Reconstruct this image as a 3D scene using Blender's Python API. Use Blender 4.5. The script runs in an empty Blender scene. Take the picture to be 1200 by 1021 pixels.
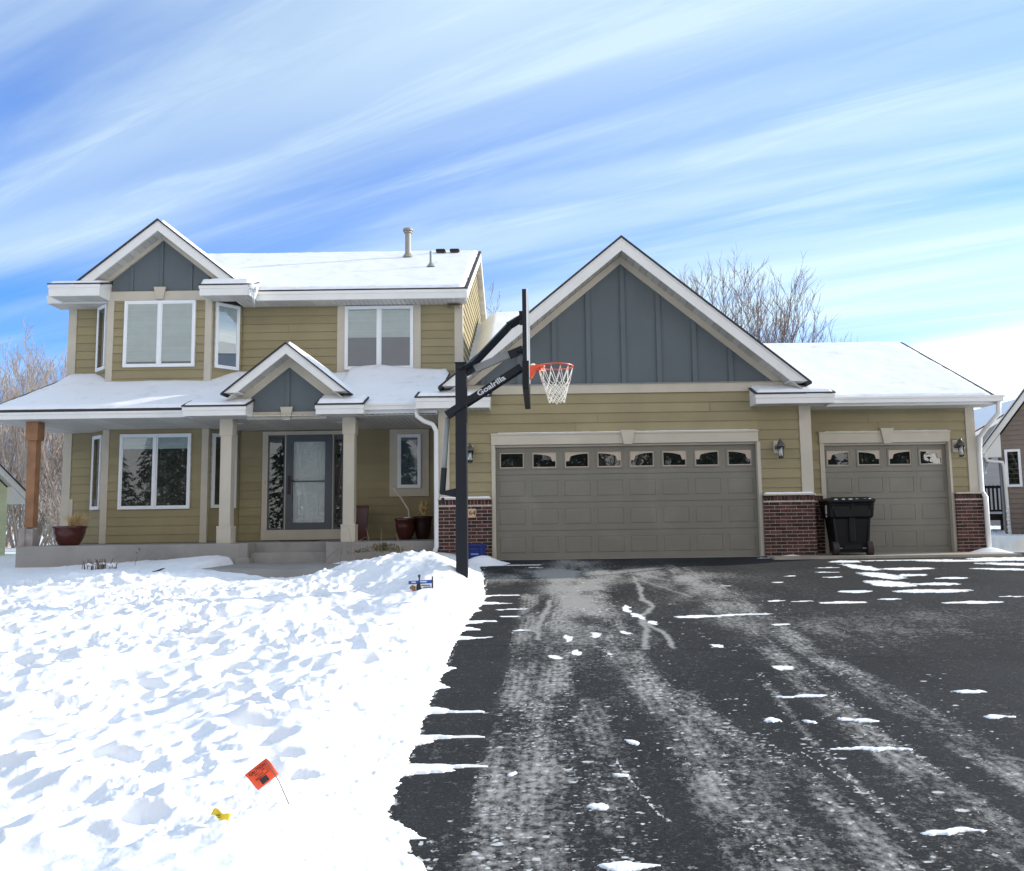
import bpy, math, random
import numpy as np
from mathutils import Vector, Matrix
R = math.radians
rng = random.Random(7)
scene = bpy.context.scene
COL = scene.collection

# ---------------------------------------------------------------- mesh helper
class MB:
    """collects faces; build() links them as ONE mesh object"""
    def __init__(s):
        s.v = []; s.f = []; s.t = []
    def add(s, vs, fs, tint=0.5):
        o = len(s.v)
        s.v.extend([tuple(p) for p in vs])
        for f in fs:
            s.f.append(tuple(i + o for i in f)); s.t.append(tint)
        return s
    def box(s, x0, x1, y0, y1, z0, z1, tint=0.5):
        if x0 > x1: x0, x1 = x1, x0
        if y0 > y1: y0, y1 = y1, y0
        if z0 > z1: z0, z1 = z1, z0
        return s.add([(x0,y0,z0),(x1,y0,z0),(x1,y1,z0),(x0,y1,z0),(x0,y0,z1),(x1,y0,z1),(x1,y1,z1),(x0,y1,z1)],
              [(0,3,2,1),(4,5,6,7),(0,1,5,4),(1,2,6,5),(2,3,7,6),(3,0,4,7)], tint)
    def taper(s, cx, cy, z0, z1, w0, d0, w1, d1, tint=0.5):
        vs = [(cx+a*w0/2, cy+b*d0/2, z0) for a, b in ((-1,-1),(1,-1),(1,1),(-1,1))] + \
             [(cx+a*w1/2, cy+b*d1/2, z1) for a, b in ((-1,-1),(1,-1),(1,1),(-1,1))]
        return s.add(vs, [(0,3,2,1),(4,5,6,7),(0,1,5,4),(1,2,6,5),(2,3,7,6),(3,0,4,7)], tint)
    def prism(s, poly, y0, y1, tint=0.5):
        """poly: [(x,z)...] counter-clockwise seen from -Y; extruded from y0 (front) to y1"""
        a = sum(poly[i][0]*poly[(i+1) % len(poly)][1] - poly[(i+1) % len(poly)][0]*poly[i][1] for i in range(len(poly)))
        if a < 0: poly = poly[::-1]
        n = len(poly)
        vs = [(x, y0, z) for x, z in poly] + [(x, y1, z) for x, z in poly]
        fs = [tuple(range(n)), tuple(range(2*n-1, n-1, -1))]
        fs += [(i, i+n, (i+1) % n + n, (i+1) % n) for i in range(n)]
        return s.add(vs, fs, tint)
    def hull8(s, p, tint=0.5):
        """p: 4 bottom + 4 top points, same winding"""
        return s.add(p, [(0,3,2,1),(4,5,6,7),(0,1,5,4),(1,2,6,5),(2,3,7,6),(3,0,4,7)], tint)
    def tube(s, pts, rad, n=8, cap=True, tint=0.5):
        pts = [Vector(p) for p in pts]
        if not hasattr(rad, '__len__'): rad = [rad]*len(pts)
        vs = []; up = Vector((0.3, 0.2, 1)).normalized()
        prev = None
        for i, p in enumerate(pts):
            if i == 0: d = pts[1]-pts[0]
            elif i == len(pts)-1: d = pts[-1]-pts[-2]
            else: d = (pts[i+1]-pts[i]).normalized() + (pts[i]-pts[i-1]).normalized()
            if d.length < 1e-9: d = Vector((0,0,1))
            d.normalize()
            a = d.cross(prev if prev is not None else up)
            if a.length < 1e-4: a = d.cross(Vector((1,0,0)))
            a.normalize(); b = d.cross(a).normalized(); prev = -b if False else b.cross(d) * 0 + (a.cross(d))
            for k in range(n):
                an = 2*math.pi*k/n
                vs.append(p + (a*math.cos(an) + b*math.sin(an))*rad[i])
        fs = []
        for i in range(len(pts)-1):
            for k in range(n):
                k2 = (k+1) % n
                fs.append((i*n+k, i*n+k2, (i+1)*n+k2, (i+1)*n+k))
        if cap:
            fs.append(tuple(range(n-1, -1, -1))); fs.append(tuple(range((len(pts)-1)*n, len(pts)*n)))
        return s.add(vs, fs, tint)
    def bar(s, a, b, w, h, up=(0,0,1), tint=0.5):
        """rectangular bar from a to b; w across, h along up"""
        a = Vector(a); b = Vector(b); d = (b-a).normalized(); u = Vector(up)
        x = d.cross(u)
        if x.length < 1e-5: x = Vector((1,0,0))
        x.normalize(); u = x.cross(d).normalized()
        P = []
        for q in (a, b):
            P += [q - x*w/2 - u*h/2, q + x*w/2 - u*h/2, q + x*w/2 + u*h/2, q - x*w/2 + u*h/2]
        return s.add(P, [(0,3,2,1),(4,5,6,7),(0,1,5,4),(1,2,6,5),(2,3,7,6),(3,0,4,7)], tint)
    def lathe(s, prof, cx=0, cy=0, n=28, tint=0.5):
        """prof: [(r,z)...] from bottom outside up and back in"""
        vs = []
        for r, z in prof:
            for k in range(n):
                an = 2*math.pi*k/n
                vs.append((cx + r*math.cos(an), cy + r*math.sin(an), z))
        fs = []
        for i in range(len(prof)-1):
            for k in range(n):
                k2 = (k+1) % n
                fs.append((i*n+k, i*n+k2, (i+1)*n+k2, (i+1)*n+k))
        fs.append(tuple(range(n-1, -1, -1))); fs.append(tuple(range((len(prof)-1)*n, len(prof)*n)))
        return s.add(vs, fs, tint)
    def blob(s, c, rx, ry, rz, seed=0, n=14, m=8, amp=0.15, tint=0.5):
        r_ = random.Random(seed); ph = [r_.uniform(0, 6.28) for _ in range(6)]
        vs = []
        for i in range(m+1):
            th = math.pi*i/m
            for k in range(n):
                an = 2*math.pi*k/n
                q = 1 + amp*(math.sin(2*an+ph[0])*math.sin(3*th+ph[1]) + math.sin(5*an+ph[2])*0.5*math.sin(4*th+ph[3]))
                vs.append((c[0]+rx*q*math.sin(th)*math.cos(an), c[1]+ry*q*math.sin(th)*math.sin(an), c[2]+rz*q*math.cos(th)))
        fs = []
        for i in range(m):
            for k in range(n):
                k2 = (k+1) % n
                fs.append((i*n+k, (i+1)*n+k, (i+1)*n+k2, i*n+k2))
        return s.add(vs, fs, tint)
    def xf(s, M, start=0):
        for i in range(start, len(s.v)):
            s.v[i] = tuple(M @ Vector(s.v[i]))
        return s
    def build(s, name, mat, parent=None, org=(0,0,0), smooth=False, bevel=0, M=None):
        vs = s.v
        if M is not None: vs = [tuple(M @ Vector(p)) for p in vs]
        vs = [(p[0]-org[0], p[1]-org[1], p[2]-org[2]) for p in vs]
        me = bpy.data.meshes.new(name)
        me.from_pydata(vs, [], s.f); me.update()
        at = me.attributes.new('tint', 'FLOAT', 'FACE')
        at.data.foreach_set('value', np.array(s.t, dtype=np.float32))
        if smooth: me.polygons.foreach_set('use_smooth', [True]*len(me.polygons))
        me.materials.append(mat)
        o = bpy.data.objects.new(name, me); COL.objects.link(o)
        if parent is not None: o.parent = parent
        if bevel:
            b = o.modifiers.new('bevel', 'BEVEL'); b.width = bevel; b.segments = 2; b.limit_method = 'ANGLE'
        if smooth == 'auto':
            pass
        return o

def tag(o, label=None, cat=None, group=None, kind=None):
    if label: o['label'] = label
    if cat: o['category'] = cat
    if group: o['group'] = group
    if kind: o['kind'] = kind
    return o
def empty(name, loc, rz=0, label=None, cat=None, group=None):
    o = bpy.data.objects.new(name, None); COL.objects.link(o); o.location = loc; o.rotation_euler = (0,0,rz)
    o.empty_display_size = 0.2
    return tag(o, label, cat, group)

# ---------------------------------------------------------------- materials
def nodes(m):
    m.use_nodes = True; nt = m.node_tree
    return nt, nt.nodes, nt.links
def mat(name, col, rough=0.6, var=0.12, scale=3.0, bump=0.0, bscale=40.0, metal=0.0, tint=0.0, spec=0.5, dirt=None, dscale=1.2, coat=0):
    m = bpy.data.materials.new(name); nt, N, L = nodes(m)
    b = N['Principled BSDF']; b.inputs['Roughness'].default_value = rough; b.inputs['Metallic'].default_value = metal
    b.inputs['Specular IOR Level'].default_value = spec
    if coat: b.inputs['Coat Weight'].default_value = coat; b.inputs['Coat Roughness'].default_value = 0.08
    tc = N.new('ShaderNodeTexCoord')
    no = N.new('ShaderNodeTexNoise'); no.inputs['Scale'].default_value = scale; no.inputs['Detail'].default_value = 6
    L.new(tc.outputs['Object'], no.inputs['Vector'])
    mr = N.new('ShaderNodeMapRange'); mr.inputs['From Min'].default_value = 0.3; mr.inputs['From Max'].default_value = 0.7
    mr.inputs['To Min'].default_value = 1-var; mr.inputs['To Max'].default_value = 1+var
    L.new(no.outputs['Fac'], mr.inputs['Value'])
    val = mr.outputs['Result']
    if tint:
        a = N.new('ShaderNodeAttribute'); a.attribute_name = 'tint'
        m2 = N.new('ShaderNodeMapRange'); m2.inputs['To Min'].default_value = 1-tint; m2.inputs['To Max'].default_value = 1+tint
        L.new(a.outputs['Fac'], m2.inputs['Value'])
        mu = N.new('ShaderNodeMath'); mu.operation = 'MULTIPLY'
        L.new(val, mu.inputs[0]); L.new(m2.outputs['Result'], mu.inputs[1]); val = mu.outputs[0]
    vm = N.new('ShaderNodeVectorMath'); vm.operation = 'SCALE'; vm.inputs[0].default_value = col[:3]
    L.new(val, vm.inputs['Scale'])
    out = vm.outputs['Vector']
    if dirt:
        n2 = N.new('ShaderNodeTexNoise'); n2.inputs['Scale'].default_value = dscale; n2.inputs['Detail'].default_value = 8; n2.inputs['Roughness'].default_value = 0.7
        L.new(tc.outputs['Object'], n2.inputs['Vector'])
        r2 = N.new('ShaderNodeMapRange'); r2.inputs['From Min'].default_value = 0.52; r2.inputs['From Max'].default_value = 0.75; r2.inputs['To Max'].default_value = dirt[3]
        L.new(n2.outputs['Fac'], r2.inputs['Value'])
        mx = N.new('ShaderNodeMix'); mx.data_type = 'RGBA'; L.new(r2.outputs['Result'], mx.inputs['Factor'])
        L.new(out, mx.inputs['A']); mx.inputs['B'].default_value = (*dirt[:3], 1); out = mx.outputs['Result']
    L.new(out, b.inputs['Base Color'])
    if bump:
        n3 = N.new('ShaderNodeTexNoise'); n3.inputs['Scale'].default_value = bscale; n3.inputs['Detail'].default_value = 5
        L.new(tc.outputs['Object'], n3.inputs['Vector'])
        bp = N.new('ShaderNodeBump'); bp.inputs['Strength'].default_value = bump; bp.inputs['Distance'].default_value = 0.01
        L.new(n3.outputs['Fac'], bp.inputs['Height']); L.new(bp.outputs['Normal'], b.inputs['Normal'])
    return m

def glass_mat(name, refl=1.0):
    m = bpy.data.materials.new(name); nt, N, L = nodes(m)
    N.remove(N['Principled BSDF'])
    out = N['Material Output']
    tr = N.new('ShaderNodeBsdfTransparent'); tr.inputs['Color'].default_value = (0.95, 0.97, 0.965, 1)
    gl = N.new('ShaderNodeBsdfGlossy'); gl.inputs['Roughness'].default_value = 0.012; gl.inputs['Color'].default_value = (0.95,0.97,1,1)
    fr = N.new('ShaderNodeFresnel'); fr.inputs['IOR'].default_value = 1.5
    mu = N.new('ShaderNodeMath'); mu.operation = 'MULTIPLY'; mu.inputs[1].default_value = 2.0*refl; mu.use_clamp = True
    L.new(fr.outputs['Fac'], mu.inputs[0])
    tc = N.new('ShaderNodeTexCoord'); no = N.new('ShaderNodeTexNoise'); no.inputs['Scale'].default_value = 1.7; no.inputs['Detail'].default_value = 1
    L.new(tc.outputs['Object'], no.inputs['Vector'])
    bp = N.new('ShaderNodeBump'); bp.inputs['Strength'].default_value = 0.007; bp.inputs['Distance'].default_value = 0.02
    L.new(no.outputs['Fac'], bp.inputs['Height']); L.new(bp.outputs['Normal'], gl.inputs['Normal'])
    mx = N.new('ShaderNodeMixShader'); L.new(mu.outputs[0], mx.inputs['Fac']); L.new(tr.outputs[0], mx.inputs[1]); L.new(gl.outputs[0], mx.inputs[2])
    L.new(mx.outputs[0], out.inputs['Surface'])
    return m

M = {}
M['siding'] = mat('siding', (0.305,0.260,0.150), 0.75, 0.08, 1.5, 0.15, 60, tint=0.07, spec=0.3, dirt=(0.25,0.225,0.15,0.4))
M['siding_sun'] = M['siding']
M['trim'] = mat('trim', (0.53,0.485,0.40), 0.65, 0.05, 2.5, 0.1, 50, spec=0.3, dirt=(0.36,0.33,0.27,0.3))
M['white'] = mat('white_metal', (0.76,0.76,0.74), 0.45, 0.04, 2.0, 0.05, 20, dirt=(0.5,0.49,0.45,0.25))
M['vinyl'] = mat('vinyl_frame', (0.80,0.83,0.86), 0.4, 0.03, 3)
M['soffit'] = mat('soffit', (0.52,0.50,0.46), 0.6, 0.04, 2, tint=0.14)
M['panel'] = mat('panel', (0.115,0.137,0.150), 0.7, 0.05, 1.4, 0.15, 50, spec=0.3, dirt=(0.16,0.18,0.19,0.3))
M['gdoor'] = mat('garage_door', (0.195,0.185,0.150), 0.5, 0.05, 2.0, 0.12, 90, dirt=(0.27,0.25,0.21,0.35), dscale=2)
M['insert'] = mat('door_insert', (0.50,0.42,0.34), 0.5, 0.04, 5)
M['stormframe'] = mat('storm_frame', (0.075,0.09,0.11), 0.4, 0.05, 3)
M['door'] = mat('white_door', (0.86,0.87,0.88), 0.45, 0.03, 3)
M['concrete'] = mat('concrete', (0.30,0.285,0.265), 0.85, 0.14, 1.2, 0.3, 60, dirt=(0.17,0.165,0.155,0.6), dscale=1.5)
M['apron'] = mat('apron_concrete', (0.36,0.32,0.26), 0.9, 0.15, 2.0, 0.3, 70, dirt=(0.2,0.18,0.16,0.5))
M['brick'] = mat('brick', (0.058,0.020,0.017), 0.85, 0.35, 14.0, 0.5, 80, tint=0.6, dirt=(0.22,0.13,0.10,0.5), dscale=9)
M['mortar'] = mat('mortar', (0.58,0.50,0.43), 0.9, 0.15, 8.0, 0.4, 90)
M['shingle'] = mat('shingle', (0.045,0.043,0.045), 0.95, 0.35, 30.0, 0.6, 60)
M['wood'] = mat('cedar_wood', (0.29,0.145,0.07), 0.65, 0.2, 5, 0.2, 30)
M['dark'] = mat('dark_interior', (0.012,0.012,0.013), 0.9, 0.2, 3)
M['room'] = mat('room_interior', (0.045,0.042,0.04), 0.9, 0.6, 3.5)
M['blind'] = mat('window_blind', (0.58,0.67,0.68), 0.8, 0.04, 6, tint=0.05)
M['screen'] = mat('insect_screen', (0.085,0.11,0.16), 0.8, 0.1, 4)
M['hoopmetal'] = mat('hoop_metal', (0.007,0.010,0.016), 0.42, 0.1, 3, spec=0.35)
M['greymetal'] = mat('grey_metal', (0.24,0.25,0.25), 0.4, 0.08, 4)
M['orange'] = mat('rim_orange', (0.72,0.09,0.035), 0.4, 0.06, 6)
M['net'] = mat('net_cord', (0.82,0.80,0.74), 0.8, 0.05, 9)
M['boardglass'] = mat('board_edge', (0.82,0.85,0.86), 0.25, 0.02, 3)
M['bin'] = mat('bin_plastic', (0.006,0.006,0.007), 0.45, 0.12, 3, 0.1, 120, spec=0.3)
M['blue'] = mat('blue_plastic', (0.004,0.017,0.15), 0.4, 0.08, 4)
M['pot'] = mat('glazed_pot', (0.075,0.018,0.014), 0.22, 0.2, 5, 0.1, 20, spec=0.6)
M['potdark'] = mat('dark_pot', (0.028,0.010,0.010), 0.3, 0.2, 5, spec=0.5)
M['soil'] = mat('soil', (0.05,0.035,0.025), 0.95, 0.3, 20, 0.5, 50)
M['dry'] = mat('dry_grass', (0.52,0.38,0.18), 0.85, 0.25, 12, tint=0.3)
M['dryd'] = mat('dry_stem', (0.15,0.10,0.06), 0.85, 0.25, 12, tint=0.3)
M['palew'] = mat('pale_stick', (0.62,0.52,0.45), 0.7, 0.15, 12)
M['lampmetal'] = mat('lamp_metal', (0.07,0.07,0.065), 0.4, 0.1, 8)
M['flago'] = mat('flag_orange', (0.86,0.085,0.02), 0.6, 0.05, 5)
M['flagy'] = mat('flag_yellow', (0.80,0.58,0.02), 0.55, 0.1, 15)
M['ink'] = mat('ink', (0.03,0.02,0.02), 0.6, 0.05, 5)
M['whiteink'] = mat('white_ink', (0.62,0.64,0.66), 0.5, 0.03, 5)
M['wire'] = mat('wire', (0.12,0.12,0.12), 0.4, 0.05, 5)
M['bark'] = mat('bark', (0.12,0.09,0.075), 0.9, 0.2, 6, tint=0.2)
M['twig'] = mat('twig', (0.17,0.125,0.11), 0.9, 0.15, 3, tint=0.2)
M['palebark'] = mat('pale_bark', (0.34,0.29,0.25), 0.9, 0.15, 5, tint=0.25)
M['paletwig'] = mat('pale_twig', (0.31,0.27,0.25), 0.9, 0.15, 3, tint=0.25)
M['nbsiding'] = mat('neighbour_siding', (0.215,0.175,0.15), 0.7, 0.06, 2, tint=0.06)
M['nbgreen'] = mat('pale_green_siding', (0.58,0.62,0.42), 0.7, 0.06, 2, tint=0.06)
M['nbgrey'] = mat('grey_siding', (0.24,0.25,0.27), 0.7, 0.05, 2, tint=0.05)
M['deck'] = mat('deck_dark', (0.04,0.032,0.03), 0.7, 0.2, 4)
M['redtwig'] = mat('red_shrub_twig', (0.33,0.16,0.115), 0.85, 0.2, 8, tint=0.3)
M['evergreen'] = mat('evergreen', (0.035,0.06,0.03), 0.8, 0.3, 8, tint=0.4)
M['bulbglass'] = glass_mat('lamp_glass', 0.5)
M['glass'] = glass_mat('window_glass', 0.9)
M['ice'] = mat('ice', (0.85,0.9,0.95), 0.15, 0.02, 5)
M['ice'].node_tree.nodes['Principled BSDF'].inputs['Transmission Weight'].default_value = 0.6
M['plaque'] = mat('tan_plaque', (0.62,0.42,0.26), 0.6, 0.05, 9)
M['leaf'] = mat('dead_leaf', (0.05,0.04,0.035), 0.8, 0.3, 9)

def snow_mat():
    m = bpy.data.materials.new('snow'); nt, N, L = nodes(m); b = N['Principled BSDF']
    b.inputs['Roughness'].default_value = 0.55; b.inputs['Specular IOR Level'].default_value = 0.25
    tc = N.new('ShaderNodeTexCoord')
    no = N.new('ShaderNodeTexNoise'); no.inputs['Scale'].default_value = 2.2; no.inputs['Detail'].default_value = 9; no.inputs['Roughness'].default_value = 0.72
    L.new(tc.outputs['Object'], no.inputs['Vector'])
    cr = N.new('ShaderNodeValToRGB'); e = cr.color_ramp.elements
    e[0].position = 0.30; e[0].color = (0.70,0.71,0.72,1); e[1].position = 0.44; e[1].color = (0.87,0.885,0.91,1)
    L.new(no.outputs['Fac'], cr.inputs['Fac'])
    nd = N.new('ShaderNodeTexNoise'); nd.inputs['Scale'].default_value = 26; nd.inputs['Detail'].default_value = 4; L.new(tc.outputs['Object'], nd.inputs['Vector'])
    nd2 = N.new('ShaderNodeTexNoise'); nd2.inputs['Scale'].default_value = 1.1; nd2.inputs['Detail'].default_value = 3; L.new(tc.outputs['Object'], nd2.inputs['Vector'])
    md = N.new('ShaderNodeMath'); md.operation = 'MULTIPLY'; L.new(nd.outputs['Fac'], md.inputs[0]); L.new(nd2.outputs['Fac'], md.inputs[1])
    rd = N.new('ShaderNodeMapRange'); rd.inputs['From Min'].default_value = 0.425; rd.inputs['From Max'].default_value = 0.50; rd.inputs['To Max'].default_value = 0.55; L.new(md.outputs[0], rd.inputs['Value'])
    mxd = N.new('ShaderNodeMix'); mxd.data_type = 'RGBA'; L.new(rd.outputs['Result'], mxd.inputs['Factor']); L.new(cr.outputs['Color'], mxd.inputs['A']); mxd.inputs['B'].default_value = (.36,.34,.31,1)
    L.new(mxd.outputs['Result'], b.inputs['Base Color'])
    n3 = N.new('ShaderNodeTexNoise'); n3.inputs['Scale'].default_value = 60; n3.inputs['Detail'].default_value = 6; n3.inputs['Roughness'].default_value = 0.7
    L.new(tc.outputs['Object'], n3.inputs['Vector'])
    bp = N.new('ShaderNodeBump'); bp.inputs['Strength'].default_value = 0.5; bp.inputs['Distance'].default_value = 0.006
    L.new(n3.outputs['Fac'], bp.inputs['Height']); L.new(bp.outputs['Normal'], b.inputs['Normal'])
    return m
M['snow'] = snow_mat()

def asphalt_mat():
    m = bpy.data.materials.new('asphalt'); nt, N, L = nodes(m); b = N['Principled BSDF']
    tc = N.new('ShaderNodeTexCoord')
    def noise(sc, det=6, ro=0.6):
        n = N.new('ShaderNodeTexNoise'); n.inputs['Scale'].default_value = sc; n.inputs['Detail'].default_value = det; n.inputs['Roughness'].default_value = ro
        L.new(tc.outputs['Object'], n.inputs['Vector']); return n.outputs['Fac']
    def rng_(v, a, b_, c, d):
        r = N.new('ShaderNodeMapRange'); r.inputs['From Min'].default_value = a; r.inputs['From Max'].default_value = b_
        r.inputs['To Min'].default_value = c; r.inputs['To Max'].default_value = d; L.new(v, r.inputs['Value']); return r.outputs['Result']
    def mul(a, b_, op='MULTIPLY'):
        q = N.new('ShaderNodeMath'); q.operation = op; q.use_clamp = (op == 'ADD')
        if isinstance(a, float): q.inputs[0].default_value = a
        else: L.new(a, q.inputs[0])
        if isinstance(b_, float): q.inputs[1].default_value = b_
        else: L.new(b_, q.inputs[1])
        return q.outputs[0]
    big = noise(0.7, 5); fine = noise(140, 3); mid = noise(9, 8, 0.75); grit = noise(55, 6, 0.7)
    base = N.new('ShaderNodeVectorMath'); base.operation = 'SCALE'; base.inputs[0].default_value = (0.0255, 0.026, 0.027)
    L.new(mul(rng_(big, 0.3, 0.7, 0.75, 1.3), rng_(grit, 0.3, 0.7, 0.55, 1.55)), base.inputs['Scale'])
    af = N.new('ShaderNodeAttribute'); af.attribute_name = 'frost'
    ab = N.new('ShaderNodeAttribute'); ab.attribute_name = 'bits'
    ac = N.new('ShaderNodeAttribute'); ac.attribute_name = 'crack'
    # salt haze: light grey film, broken up by noise
    mid2 = noise(17, 8, 0.8)
    fz = mul(af.outputs['Fac'], rng_(mid2, 0.3, 0.7, -0.34, 0.34), 'ADD')
    fz = mul(fz, rng_(grit, 0.3, 0.7, -0.22, 0.22), 'ADD')
    fz = rng_(fz, 0.14, 0.80, 0.0, 0.88)
    mx = N.new('ShaderNodeMix'); mx.data_type = 'RGBA'; L.new(fz, mx.inputs['Factor']); L.new(base.outputs['Vector'], mx.inputs['A']); mx.inputs['B'].default_value = (0.34,0.33,0.31,1)
    # packed snow crumbs
    bz = mul(ab.outputs['Fac'], rng_(grit, 0.3, 0.7, -0.22, 0.16), 'ADD')
    bz = rng_(bz, 0.34, 0.62, 0.0, 1.0)
    m2 = N.new('ShaderNodeMix'); m2.data_type = 'RGBA'; L.new(bz, m2.inputs['Factor']); L.new(mx.outputs['Result'], m2.inputs['A']); m2.inputs['B'].default_value = (0.50,0.51,0.51,1)
    bw = rng_(mul(ab.outputs['Fac'], rng_(grit, 0.3, 0.7, -0.25, 0.15), 'ADD'), 0.80, 0.98, 0.0, 1.0)
    m2b = N.new('ShaderNodeMix'); m2b.data_type = 'RGBA'; L.new(bw, m2b.inputs['Factor']); L.new(m2.outputs['Result'], m2b.inputs['A']); m2b.inputs['B'].default_value = (0.84,0.86,0.88,1); m2 = m2b
    m3 = N.new('ShaderNodeMix'); m3.data_type = 'RGBA'; L.new(ac.outputs['Fac'], m3.inputs['Factor']); L.new(m2.outputs['Result'], m3.inputs['A']); m3.inputs['B'].default_value = (0.012,0.012,0.013,1)
    L.new(m3.outputs['Result'], b.inputs['Base Color'])
    b.inputs['Roughness'].default_value = 0.85; b.inputs['Specular IOR Level'].default_value = 0.10
    hs = mul(mul(fine, 0.5), mul(grit, 0.7), 'ADD'); hs = mul(hs, mul(bz, 0.6), 'ADD')
    bp = N.new('ShaderNodeBump'); bp.inputs['Strength'].default_value = 0.55; bp.inputs['Distance'].default_value = 0.006
    L.new(hs, bp.inputs['Height']); L.new(bp.outputs['Normal'], b.inputs['Normal'])
    return m
M['asphalt'] = asphalt_mat()

# ---------------------------------------------------------------- numpy noise
def _h(ix, iy, seed):
    n = (ix.astype(np.int64)*374761393 + iy.astype(np.int64)*668265263 + seed*1442695041) & 0xffffffff
    n = ((n ^ (n >> 13))*1274126177) & 0xffffffff
    n = (n ^ (n >> 16)) & 0xffffffff
    return n.astype(np.float64)/4294967295.0
def vnoise(x, y, seed=0):
    ix = np.floor(x); iy = np.floor(y); fx = x-ix; fy = y-iy
    u = fx*fx*fx*(fx*(fx*6-15)+10); v = fy*fy*fy*(fy*(fy*6-15)+10)
    # gradient noise
    def g(ax, ay):
        a = _h(ax, ay, seed)*2*np.pi
        return np.cos(a)*(x-ax) + np.sin(a)*(y-ay)
    a = g(ix, iy); b = g(ix+1, iy); c = g(ix, iy+1); d = g(ix+1, iy+1)
    return (a*(1-u)+b*u)*(1-v) + (c*(1-u)+d*u)*v      # about -0.7..0.7
def fbm(x, y, seed=0, oct=4, gain=0.5):
    s = 0; a = 1; t = 0
    for i in range(oct):
        s = s + a*vnoise(x*2**i + 17.3*i, y*2**i - 9.1*i, seed+i); t += a; a *= gain
    return s/t
def smooth(a, b, x):
    t = np.clip((x-a)/(b-a), 0, 1); return t*t*(3-2*t)
SKYS, EXPO = 0.12, 0.58
CLB, CLB2, CLC, BHC, BHB = 5.8, 2.6, (.68,.87,1.0), (1.0,.94,.86), .12  # last two: warm tint and gain of the added fill sky behind the camera
SKT = (.40,.84,1.62)
# ================================================================ THE HOUSE
HO = (-1.0, 1.0, 0.0)
house = empty('house', HO, 0, 'two storey olive sided house with snowy roofs, front porch and attached brick trimmed garage', 'house')
def hb(mb, name, mt, parent=house, smooth_=False, bevel=0, Mx=None, label=None):
    o = mb.build(name, mt, parent, HO, smooth_, bevel, Mx)
    if label: o['label'] = label
    return o
def WM(ox, oy, ang):
    """local frame on a wall: +x along the wall, -y out of it"""
    return Matrix.Translation((ox, oy, 0)) @ Matrix.Rotation(ang, 4, 'Z')

def siding(mb, L, z0, z1, s0=None, s1=None, M4=None, step=0.182, phase=0.0, seed=1, joints=True):
    """lap boards on local plane y=0 facing -y, from x=s0(z) to x=s1(z)"""
    r_ = random.Random(seed); st = len(mb.v)
    f0 = s0 if callable(s0) else (lambda z: s0 if s0 is not None else 0.0)
    f1 = s1 if callable(s1) else (lambda z: s1 if s1 is not None else L)
    z = math.floor((z0-phase)/step)*step + phase
    while z < z1:
        a = max(z, z0); b = min(z+step, z1)
        if b-a > 0.004:
            xa0, xa1, xb0, xb1 = f0(a), f1(a), f0(b), f1(b)
            cuts = [0.0, 1.0]
            if joints and xa1-xa0 > 2.5: cuts = [0.0, r_.uniform(0.15, 0.85), 1.0]
            yb = -0.004 - 0.018*(1-(a-z)/step); yt = -0.004 - 0.018*(1-(b-z)/step)
            for c0, c1 in zip(cuts, cuts[1:]):
                g = 0.005 if c1 < 1 else 0
                P0 = xa0+(xa1-xa0)*c0; P1 = xa0+(xa1-xa0)*c1-g; Q0 = xb0+(xb1-xb0)*c0; Q1 = xb0+(xb1-xb0)*c1-g
                # face, underside with a small undercut, top, ends
                mb.hull8([(P0,yb,a),(P1,yb,a),(P1,0.012,a+0.006),(P0,0.012,a+0.006),(Q0,yt,b),(Q1,yt,b),(Q1,0.012,b),(Q0,0.012,b)], r_.random())
        z += step
    if M4 is not None: mb.xf(M4, st)
    return mb

def brickwall(x0, x1, yf, z0, z1, name='brick_pier', ret=None, seed=3):
    mo = MB(); mo.box(x0+0.004, x1-0.004, yf+0.012, yf+0.16, z0, z1-0.02)
    o = hb(mo, name, M['mortar'])
    b = MB(); r_ = random.Random(seed); ch = 0.066; z = z0+0.004; row = 0
    zt = z1-0.105
    while z < zt-0.03:
        x = x0 - (0.10 if row % 2 else 0.0)
        while x < x1:
            a = max(x, x0); c = min(x+0.192, x1)
            if c-a > 0.02:
                j = r_.uniform(-.0015, .0015)
                b.box(a+0.001, c, yf+j, yf+0.05, z, z+0.054, r_.random())
            x += 0.203
        z += ch; row += 1
    x = x0
    while x < x1-0.02:
        c = min(x+0.056, x1); b.box(x+0.001, c, yf-0.004+r_.uniform(-.001,.001), yf+0.05, zt+0.006, z1-0.012, r_.random()); x += 0.0665
    hb(b, 'brick', M['brick'], o)
    return o

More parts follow.
